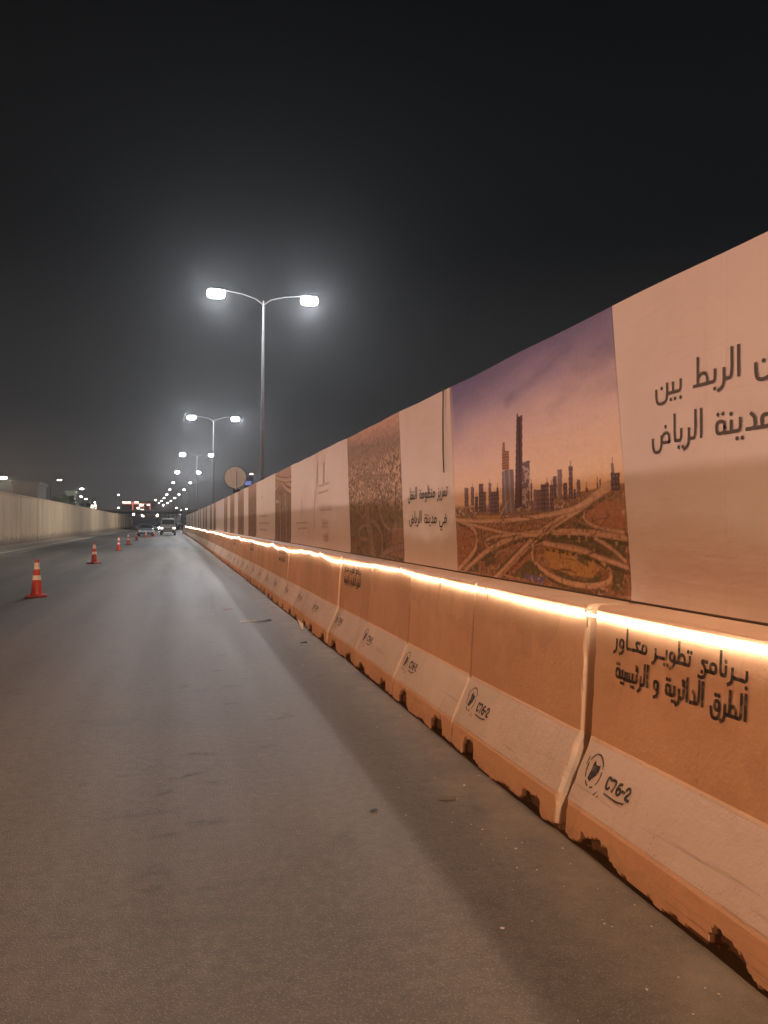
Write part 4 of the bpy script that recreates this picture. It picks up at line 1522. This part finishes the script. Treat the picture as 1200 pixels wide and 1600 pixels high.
t = -30.0
i = 0
while t < 330:
    L_ = 7.5
    wall_panel(t, t + L_, WX + random.uniform(-.015, .015), .35, 0, 3.42, 'wall_panel', wall)
    wall_panel(t + .01, t + L_ - .01, WX + .05, .46, 3.422, 3.52, 'coping', wall)
    t += L_
for t in (170, 184, 199, 215, 232, 250, 269, 289):
    wall_panel(t, t + 3.2, WX + .42, .40, 0, 3.60, 'pilaster', wall)
v, f = strip(WX + .02, WX + .50, .13, -30, 330, 6)
mb = MB()
for i in range(60):
    t0, t1 = -30 + i * 6, -24 + i * 6
    a, b_ = bend(t0), bend(t1)
    mb.add([(WX + .03 + a, t0, 0), (WX + .48 + a, t0, 0), (WX + .46 + a, t0, .13), (WX + .03 + a, t0, .13), (WX + .03 + b_, t1, 0), (WX + .48 + b_, t1, 0), (WX + .46 + b_, t1, .13), (WX + .03 + b_, t1, .13)],
           [(1, 2, 6, 5), (2, 3, 7, 6)])
o = mb.build('kerb', M['wall'], wall)
o.location = -wall.location

# ------------------------------------------------------------------ lamps beyond the left wall
def place(dx, dy, zc):
    """bearing offsets (from the road's vanishing point, 1200 = unit focal length) and distance -> ground position"""
    X = dx * math.cos(YAW) * zc / 1200.0
    return X, (zc - X * math.sin(YAW)) / math.cos(YAW), 1.5 + dy * zc / 1200.0


specs = [(-196, 68, 124, 1.0, 'thin street lamp with a curved neck standing above the left wall', 'lens_far', 0),
         (-157, 54, 155, .9, 'bright street lamp beside the pale green building beyond the left wall', 'lens', 900),
         (-156, 42, 200, .9, 'small street lamp right of the pale green building, upper of the two', 'lens_far', 0),
         (-148, 38, 221, .9, 'small street lamp right of the pale green building, lower of the two', 'lens_far', 0)]
for dx, dy, zc, arm, lab, ln, pw in specs:
    X, Y, Z = place(dx, dy, zc)
    single_lamp('street_lamp', X, Y, 2.85, Z, arm * 1.3, lab, M[ln], pw)
X, Y, Z = place(-281, 72, 116)
single_lamp('street_lamp', X, Y, 2.85, Z, .8, 'glaring warm street lamp at the left edge of the picture above the wall', M['lens_warm'], 4200, (1, .8, .55), big=2.0)
X, Y, Z = place(-213, 50, 150)
single_lamp('street_lamp', X, Y, 2.85, Z, .8, 'small lamp beside the flat roofed box above the left wall', M['lens_far'], 0)
# unseen warm lamps added as fill on the hoarding and barrier faces
for X, Y in ((-25.0, -12.0), (-25.0, 9.0), (-25.0, 30.0)):
    single_lamp('street_lamp', X, Y, 2.85, 9.6, .8, 'unseen warm lamp added beside the camera as fill for the hoarding', M['lens_warm'], 4800, WARM_C)
for Y in (-18.0, 6.0, 30.0):  # unseen row, placed to light the hoarding only above the wall's shadow
    single_lamp('street_lamp', -50.0, Y, 2.85, 9.2, .8, 'unseen pale street lamp placed far left to light the upper hoarding', M['lens_far'], 10500, (1, .72, .64), blend=176)

# ------------------------------------------------------------------ traffic cones
def make_cone():
    root = empty('traffic_cone')
    mb = MB()
    prof_ = [(.118, .045), (.112, .06), (.096, .20), (.080, .345), (.068, .45), (.050, .60), (.037, .735), (.033, .76), (.022, .765)]
    n_ = 24
    secs = [[(r_ * math.cos(2 * math.pi * k / n_), r_ * math.sin(2 * math.pi * k / n_), z) for k in range(n_)] for r_, z in prof_]
    mb.loft(secs)
    mb.build('cone_body', M['cone'], root, smooth=True)
    mb = MB()
    mb.box((0, 0, .0235), (.38, .38, .045), .016)
    mb.build('base', M['cone_base'], root)

    def rad(z):
        return np.interp(z, [q[1] for q in prof_], [q[0] for q in prof_]) + .004
    for z0, z1 in ((.345, .437), (.558, .695)):
        mb = MB()
        mb.loft([[(rad(z) * math.cos(2 * math.pi * k / n_), rad(z) * math.sin(2 * math.pi * k / n_), z) for k in range(n_)] for z in (z0, (z0 + z1) / 2, z1)])
        mb.build('reflective_band', M['cone_white'], root, smooth=True)
    return root


def copy_tree(o, parent=None):
    c = o.copy()
    COL.objects.link(c)
    if parent:
        c.parent = parent
    for ch in o.children:
        copy_tree(ch, c)
    return c


cone0 = make_cone()
cone_spots = [(17.0, -2.72, 'nearest and largest traffic cone with two white bands, at the left of the lane'),
              (30.4, -2.87, 'second traffic cone from the camera in the row on the left'),
              (44.2, -2.90, 'third traffic cone from the camera, small, in the row on the left'),
              (55.6, -2.98, 'fourth traffic cone in the row, dull red, left of the lane'),
              (70.0, -3.0, 'fifth traffic cone in the row, tiny beside the silver car'),
              (84.0, -2.6, 'sixth traffic cone in the row, tiny and dark, in front of the silver car'),
              (90.0, -1.9, 'tiny red cone close to the left side of the oncoming van')]
for i, (t, x, lab) in enumerate(cone_spots):
    o = cone0 if i == 0 else copy_tree(cone0)
    o.location = P(t, x, 0)
    o.rotation_euler = (0, 0, R(12 + 37 * i))
    setp(o, lab, 'traffic cone', 'traffic cones along the closed lane')

# ------------------------------------------------------------------ round sign seen from behind
rs = setp(empty('round_sign', P(33.5, 2.52, 0)), 'back of a round traffic sign on a thin post behind the hoarding', 'sign')
mb = MB()
mb.disc((0, 0, 3.46), .47, 'y', 40, .012)
mb.build('disc', M['sign_back'], rs)
mb = MB()
ring = [(math.cos(2 * math.pi * k / 40) * .47, 0, 3.46 + math.sin(2 * math.pi * k / 40) * .47) for k in range(41)]
mb.tube(ring, .014, 6, False)
mb.build('rim', M['galv'], rs, smooth=True)
mb = MB()
mb.tube([(0.02, -.05, 0), (0.02, -.05, 3.72)], .032, 10)
mb.build('post', M['sign_back'], rs, smooth=True)
for z in (3.22, 3.68):
    mb = MB()
    mb.box((0.0, -.025, z), (.30 if z < 3.4 else .22, .05, .03), .005)
    mb.build('bracket', M['sign_back'], rs)
mb = MB()
mb.box((0.05, -.04, 2.82), (.30, .12, .26), .05)
mb.build('junction_box', M['black'], rs)

# ------------------------------------------------------------------ vehicles
def wheel(parent, x, y, r_=.34, w_=.22):
    mb = MB()
    mb.tube([(x - w_ / 2, y, r_), (x + w_ / 2, y, r_)], r_, 18)
    wobj = mb.build('wheel', M['tyre'], parent)
    mb = MB()
    sx = 1 if x > 0 else -1
    mb.disc((x + sx * (w_ / 2 - .005), y, r_), r_ * .6, 'x', 14, sx * .02)
    mb.build('rim', M['galv'], wobj)


def sect(y, hw_low, hw_top, z0, zmid, z1):
    return [(-hw_low * .96, y, z0), (-hw_low, y, z0 + .12), (-hw_low, y, zmid), (-hw_top, y, z1 - .08), (-hw_top * .88, y, z1), (hw_top * .88, y, z1), (hw_top, y, z1 - .08), (hw_low, y, zmid), (hw_low, y, z0 + .12), (hw_low * .96, y, z0)]


def make_van(loc, rz):
    root = setp(empty('van', loc, rz), 'pale van facing the camera with its headlights on, far down the lane', 'van')
    mb = MB()
    mb.loft([sect(-2.30, .80, .66, .32, .70, .98), sect(-2.22, .86, .74, .28, .86, 1.12), sect(-1.72, .92, .80, .26, 1.05, 1.26), sect(-1.05, .93, .76, .26, 1.10, 1.98), sect(-.6, .93, .76, .26, 1.10, 2.06), sect(2.2, .93, .77, .26, 1.10, 2.06), sect(2.42, .90, .72, .34, 1.08, 1.96)])
    mb.build('body', M['van_white'], root)
    mb = MB()
    a = [(-.74, -1.67, 1.275), (.74, -1.67, 1.275), (.66, -1.115, 1.90), (-.66, -1.115, 1.90)]
    mb.add([(x, y - .02, z + .015) for x, y, z in a] + [(x, y + .03, z - .03) for x, y, z in a], [(0, 1, 2, 3), (7, 6, 5, 4), (0, 4, 5, 1), (1, 5, 6, 2), (2, 6, 7, 3), (3, 7, 4, 0)])
    mb.build('windscreen', M['glass'], root)
    for sx in (-1, 1):
        mb = MB()
        mb.box((sx * .70, -2.25, .88), (.30, .10, .17), .03)
        mb.build('headlight', M['headlight'], root)
        mb = MB()
        mb.box((sx * 1.06, -1.35, 1.38), (.17, .10, .27), .03)
        mb.box((sx * .96, -1.32, 1.32), (.10, .04, .04), .005)
        mb.build('wing_mirror', M['trim'], root)
        mb = MB()
        mb.box((sx * .885, -.55, 1.48), (.035, .85, .48), .01)
        mb.build('side_window', M['glass'], root)
        wheel(root, sx * .80, -1.45)
        wheel(root, sx * .80, 1.55)
    mb = MB()
    mb.box((0, -2.33, .46), (1.72, .16, .34), .05)
    mb.build('bumper', M['trim'], root)
    mb = MB()
    mb.box((0, -2.31, .80), (.92, .06, .20), .02)
    mb.build('grille', M['trim'], root)
    mb = MB()
    mb.box((0, -2.425, .36), (.98, .02, .13), .004)
    mb.build('number_plate', M['plate'], root)
    mb = MB()
    mb.box((0, -.72, 2.08), (1.34, .10, .05), .015)
    mb.build('roof_strip', M['plate'], root)
    return root


def make_car(loc, rz, lab, mat, light):
    root = setp(empty('car', loc, rz), lab, 'car')
    mb = MB()
    mb.loft([sect(-2.2, .78, .66, .26, .50, .66), sect(-2.1, .86, .76, .22, .58, .76), sect(-.9, .90, .80, .20, .70, .95), sect(1.5, .90, .80, .20, .72, 1.0), sect(2.15, .86, .76, .22, .68, .96), sect(2.25, .80, .70, .30, .60, .86)])
    mb.build('body', mat, root)
    mb = MB()
    mb.loft([[(-.78, -.92, .93), (.78, -.92, .93), (.78, -.91, .94), (-.78, -.91, .94)], [(-.78, -.85, .93), (.78, -.85, .93), (.76, -.80, 1.0), (-.76, -.80, 1.0)], [(-.80, -.1, .94), (.80, -.1, .94), (.62, -.1, 1.42), (-.62, -.1, 1.42)], [(-.80, .9, .96), (.80, .9, .96), (.61, .9, 1.42), (-.61, .9, 1.42)], [(-.76, 1.75, .96), (.76, 1.75, .96), (.70, 1.72, 1.0), (-.70, 1.72, 1.0)]])
    mb.build('cabin_glass', M['glass'], root)
    mb = MB()
    mb.box((0, .42, 1.43), (1.18, 1.1, .05), .02)
    mb.build('roof', mat, root)
    for sx in (-1, 1):
        mb = MB()
        mb.box((sx * .66, -2.13, .62), (.32, .12, .13), .03)
        mb.build('headlight', light, root)
        mb = MB()
        mb.box((sx * .98, -.62, .98), (.18, .12, .13), .03)
        mb.build('wing_mirror', mat, root)
        wheel(root, sx * .80, -1.35, .31, .2)
        wheel(root, sx * .80, 1.35, .31, .2)
    mb = MB()
    mb.box((0, -2.2, .36), (1.5, .10, .2), .03)
    mb.build('bumper', M['trim'], root)
    return root


make_van(P(100, -.35, 0), .0)
make_car(P(93, -2.85, 0), R(4), 'dim silver car waiting left of the van', M['car_silver'], M['plate'])
make_car(P(150, -2.45, 0), R(2), 'far car with glaring white headlights between the silver car and the van', M['car_silver'], M['headlight_white'])

# ------------------------------------------------------------------ far background
def building(name, c, d, mat, lab, rows=0, cols=0, lit=None, frac=.3, seed=1):
    root = setp(empty(name, c), lab, 'building')
    mb = MB()
    mb.box((0, 0, d[2] / 2), d)
    mb.build('wall', mat, root)
    mb = MB()
    mb.box((0, 0, d[2] + .25), (d[0] + .5, d[1] + .5, .5))
    mb.build('parapet', mat, root)
    r_ = random.Random(seed)
    for i in range(rows):
        for j in range(cols):
            w_, h_ = d[0] / cols * .55, d[2] / rows * .5
            mb = MB()
            mb.box((-d[0] / 2 + d[0] * (j + .5) / cols, -d[1] / 2 - .06, d[2] * (i + .5) / rows), (w_, .16, h_))
            mb.build('window', lit if (lit and r_.random() < frac) else M['glass'], root)
    return root


# flat roofed box and pale green house above the left wall
X, Y, Z = place(-228, 58, 120)
building('roof_box', (X, Y, 2.85), (3.4, 8, Z - 2.85), M['bldg_dark'], 'dim flat roofed box above the left wall near the picture edge')
X, Y, Z = place(-161, 46, 175)
building('green_house', (X, Y, 2.85), (2.2, 6, Z - 2.85), M['bldg_green'], 'narrow pale green building behind the street lamps on the left', 2, 1)
# red lit shopping centre
X, Y, Z = place(-57, 33, 470)
mall = building('shopping_centre', (X, Y, 0), (19, 16, Z), M['bldg_dark'], 'far building with red lit frames and white signs left of the road', 0, 0)
hz = Z
for (x0, x1, z0, z1, mt) in ((-9.5, -4.6, hz - .9, hz - .2, 'white_neon'), (-9.3, 4.2, hz - 1.5, hz - 1.2, 'red_neon'), (-3.8, -3.3, hz - 5.5, hz - .2, 'red_neon'), (-2.6, -.2, hz - .8, hz - .1, 'white_neon'), (-.3, 3.2, hz - 3.2, hz - 2.9, 'red_neon'),
                             (0.2, 2.4, hz - 2.6, hz - 1.4, 'white_neon'), (4.6, 6.0, hz - 2.3, hz - 1.5, 'white_neon'), (-1.2, .4, hz - 4.4, hz - 3.4, 'white_neon'), (1.0, 2.8, hz - 5.8, hz - 4.6, 'white_neon'), (-3.0, -.2, hz - 6.6, hz - 5.7, 'white_neon'), (4.4, 5.8, hz - 7.4, hz - 6.4, 'white_neon'), (7.2, 9.2, hz - 6.6, hz - 5.2, 'white_neon'),
                             (-6.8, -5.2, hz - 7.0, hz - 5.8, 'white_neon'), (2.0, 3.0, hz - 9.2, hz - 8.2, 'white_neon'), (6.2, 6.6, hz - 6, hz - 1.0, 'red_neon')):
    mb = MB()
    mb.box(((x0 + x1) / 2, -8.2, (z0 + z1) / 2), (x1 - x0, .3, z1 - z0), .05)
    mb.build('facade_sign' if mt == 'white_neon' else 'red_frame', M[mt], mall)
# bridge deck across the road
br = setp(empty('overpass_bridge', (-14, 395, 0)), 'dark overpass crossing the road in the far distance', 'bridge')
mb = MB()
mb.box((-10, 0, 6.6), (90, 9, 1.1), .1)
mb.build('deck', M['bldg_dark'], br)
for sy in (-4.4,):
    mb = MB()
    mb.box((-10, sy, 7.55), (90, .25, .8))
    mb.build('parapet', M['bldg'], br)
for x in (-38, -17, 9, 28):
    mb = MB()
    mb.box((x, 0, 3.02), (1.4, 3, 6.04), .1)
    mb.build('pier', M['bldg_dark'], br)
# buildings closing the view
for i, (dx, dy, zc, w_, mt, lab) in enumerate([(-8, 22, 440, 9, 'bldg', 'blocky pinkish building behind the van, above the bridge'), (-26, 14, 520, 12, 'bldg_dark', 'low dark building left of the pinkish one at the end of the road'), (20, 17, 500, 14, 'bldg_dark', 'low dark building right of the pinkish one at the end of the road'), (46, 20, 460, 12, 'bldg', 'low pale building just above the far end of the hoarding')]):
    X, Y, Z = place(dx, dy, zc)
    building('far_building', (X, Y, 0), (w_, 12, Z), M[mt], lab, 3, 4, M['white_neon'], .12, i)
# tower with blue light
X, Y, Z = place(112, 74, 620)
tw = building('blue_tower', (X, Y, 0), (7.5, 8, Z), M['bldg_dark'], 'slim far tower with blue light and two white roof lamps beside the round sign', 0, 0)
for z in (6, 12):
    mb = MB()
    mb.box((0, -4.1, Z - z), (5.0, .3, 3.2))
    mb.build('blue_window_band', M['blue_neon'], tw)
for x in (-3.4, 2.6):
    mb = MB()
    mb.box((x, -4.0, Z + 1.2), (2.6, .6, 1.0), .2)
    mb.build('roof_lamp', M['white_neon'], tw)
# small distant lamps on their own poles
far_pts = [(-90, 44, 330, 'lens_far', 'far lamp pair above the left wall, left of the white lit gate'), (-127, 32, 300, 'lens_warm', 'far warm lamp just above the left wall'), (-90, 24, 340, 'lens_far', 'far lamp above the left wall left of the red lit building'), (-66, 14, 330, 'lens', 'bright far lamp at the end of the left wall'), (-53, 12, 420, 'lens_far', 'far lamp in front of the red lit building'), (-29, 13, 480, 'lens_warm', 'far lamp on a pole left of the van'), (-39, 2.5, 520, 'lens_far', 'tiny low lamp left of the glaring headlights'),
           (-20, 28, 430, 'lens_far', 'far lamp above the bridge, left of the lamp row'), (-2, 17, 400, 'lens_warm', 'warm far lamp right above the van, lower one'), (1, 24, 420, 'lens_warm', 'warm far lamp right above the van, upper one'), (8, 20, 450, 'lens_far', 'far lamp just right of the two warm ones above the van'), (16, 22, 470, 'lens_far', 'far lamp above the last stretch of the hoarding'), (-32, 36, 480, 'lens_far', 'dim high lamp left of the lamp row, above the bridge')]
for dx, dy, zc, ln, lab in far_pts:
    X, Y, Z = place(dx, dy, zc)
    root = setp(empty('far_lamp', (X, Y, 0)), lab, 'street lamp', 'small lights in the distance')
    mb = MB()
    mb.tube([(0, 0, 0), (0, 0, Z + .3)], .10, 6)
    mb.build('pole', M['galv'], root)
    mb = MB()
    s_ = zc / 1200.0
    mb.box((0, -.3, Z), (1.6 * s_, .5, 1.3 * s_), .3 * s_)
    mb.build('lens', M[ln], root)
X, Y, Z = place(-128, 44, 260)
gate = setp(empty('lit_gate', (X, Y, 2.85)), 'small white lit gate above the left wall', 'gate')
for dx_ in (-1.1, 1.1):
    mb = MB()
    mb.box((dx_, 0, (Z - 2.85) / 2), (.35, .5, Z - 2.85), .05)
    mb.build('gate_post', M['bldg'], gate)
mb = MB()
mb.box((-.5, -.3, 4.2), (2.4, .3, 1.5), .1)
mb.build('lit_panel', M['white_neon'], gate)


def tree(x, y, zb, h, w_, seed, lab):
    r_ = random.Random(seed)
    root = setp(empty('tree', (x, y, zb)), lab, 'tree', 'trees beyond the left wall')
    mb = MB()
    mb.tube([(0, 0, 0), (.1, 0, h * .3), (0, .1, h * .55), (.1, 0, h * .8)], [.18, .14, .09, .03], 7)
    for k in range(5):
        a = r_.uniform(0, 6.28)
        mb.tube([(0.05, 0, h * .4), (math.cos(a) * w_ * .25, math.sin(a) * w_ * .25, h * .6), (math.cos(a) * w_ * .42, math.sin(a) * w_ * .42, h * .75)], [.07, .05, .02], 5)
    mb.build('trunk', M['bark'], root)
    vs, fs = [], []
    cl = [(r_.gauss(0, w_ * .24), r_.gauss(0, w_ * .24), h * r_.uniform(.42, .95), r_.uniform(.35, .8)) for _ in range(26)]
    for cx, cy, cz, cr_ in cl:
        for _ in range(70):
            p = Vector((cx + r_.gauss(0, cr_ * .5), cy + r_.gauss(0, cr_ * .5), cz + r_.gauss(0, cr_ * .4)))
            a = Vector((r_.uniform(-1, 1), r_.uniform(-1, 1), r_.uniform(-1, 1))).normalized() * .14
            b2 = Vector((r_.uniform(-1, 1), r_.uniform(-1, 1), r_.uniform(-1, 1))).normalized() * .10
            k = len(vs)
            vs += [p - a, p + b2, p + a, p - b2]
            fs.append((k, k + 1, k + 2, k + 3))
    link('crown', mesh('crown', vs, fs, M['leaf']), root)


for i, (dx, zc, h_, w_, lab) in enumerate([(-178, 160, 4.2, 5.5, 'dark bushy tree left of the pale green building above the wall'), (-168, 170, 4.6, 4.5, 'dark tree close to the pale green building above the wall'), (-140, 190, 3.6, 4.5, 'low dark tree right of the small street lamps above the wall')]):
    X, Y, _z = place(dx, 0, zc)
    tree(X, Y, 2.85, h_, w_, 30 + i, lab)

# ------------------------------------------------------------------ litter
def scrap(name, t, x, pts, mat, lab, z=.006, rot=0.0, tilt=0.0, fold=.02):
    vs = [(a, b_, fold * math.sin(7 * a / .1 + 3 * b_ / .1) ** 2) for a, b_ in pts]
    n_ = len(vs)
    vs += [(a, b_, c - .003) for a, b_, c in vs]
    fs = [tuple(range(n_)), tuple(reversed(range(n_, 2 * n_)))] + [(i, i + n_, (i + 1) % n_ + n_, (i + 1) % n_) for i in range(n_)]
    o = link(name, mesh(name, vs, fs, mat), None, P(t, x, z), (tilt, 0, rot))
    return setp(o, lab, 'litter')


scrap('paper_scrap', 10.78, 1.70, [(-.10, -.05), (.03, -.08), (.11, 0), (.05, .10), (-.06, .07)], M['paper'], 'crumpled pale paper lying against the foot of the barrier', .055, R(70), R(62), .03)
scrap('paper_scrap', 7.85, 1.72, [(-.03, -.02), (.02, -.03), (.04, .02), (-.01, .05)], M['paper'], 'small white paper bit at a joint of the barrier foot', .05, R(80), R(70), .01)
scrap('cardboard_scrap', 11.75, 1.30, [(-.12, -.02), (.02, -.035), (.13, -.01), (.10, .03), (-.02, .025), (-.10, .03)], M['black'], 'dark strip of litter on the asphalt beside the barrier', .008, R(10), 0, .03)
scrap('paper_scrap', 11.85, 1.08, [(-.14, -.015), (.12, -.02), (.13, .015), (-.12, .02)], M['paper'], 'flat pale strip of litter left of the dark one', .006, R(6), 0, .004)
scrap('cardboard_scrap', 13.6, .88, [(-.09, -.03), (.08, -.03), (.10, .02), (-.06, .03)], M['cone_base'], 'small reddish scrap on the asphalt farther up the lane', .006, R(15), 0, .01)
scrap('cardboard_scrap', 9.55, 1.55, [(-.05, -.015), (.05, -.02), (.06, .02), (-.04, .02)], M['black'], 'little dark scrap near the barrier foot', .006, R(30), 0, .012)
scrap('cardboard_scrap', 3.95, 1.42, [(-.05, -.012), (.05, -.016), (.055, .012), (-.03, .018)], M['bark'], 'brown twig-like scrap near the wide joint of the barriers', .006, R(-8), 0, .008)
scrap('cardboard_scrap', 3.9, 1.0, [(-.02, -.01), (.02, -.012), (.018, .012), (-.015, .01)], M['black'], 'tiny black crumb on the asphalt before the near barrier', .005, R(20), 0, .004)

fv, ff = [], []
rp = random.Random(9)
for _ in range(80):
    t = rp.uniform(1.5, 12) if rp.random() < .5 else rp.uniform(1.6, 4.5)
    x = 1.76 - abs(rp.gauss(0, .30))
    if x < .5:
        continue
    s_ = rp.uniform(.002, .0055) * (1.7 if rp.random() < .12 else 1)
    k = len(fv)
    pts_ = [(x + bend(t) + s_ * rp.uniform(.6, 1.4) * math.cos(a), t + s_ * rp.uniform(.6, 1.5) * math.sin(a)) for a in (0, 1.26, 2.5, 3.77, 5.0)]
    fv += [(a, b_, .002) for a, b_ in pts_] + [(x + bend(t), t, .002 + s_ * .6)]
    ff += [(k + i, k + (i + 1) % 5, k + 5) for i in range(5)]
setp(link('paint_chips', mesh('paint_chips', fv, ff, M['chip'])), 'small white chips scattered on the asphalt along the barrier foot', 'chips', kind='stuff')

# ------------------------------------------------------------------ dusty night air
HAZE = True
if HAZE:
    m = bpy.data.materials.new('dusty_air')
    m.use_nodes = True
    n, l = m.node_tree.nodes, m.node_tree.links
    n.clear()
    out = n.new('ShaderNodeOutputMaterial')
    pv = n.new('ShaderNodeVolumePrincipled')
    pv.inputs['Color'].default_value = (0.90, 0.91, 0.93, 1)
    pv.inputs['Density'].default_value = 0.00042
    pv.inputs['Anisotropy'].default_value = 0.86
    l.new(pv.outputs[0], out.inputs['Volume'])
    mb = MB()
    mb.box((-20, 330, 23.5), (1000, 800, 50))
    hz_ = mb.build('haze', m)
    setp(hz_, kind='stuff')
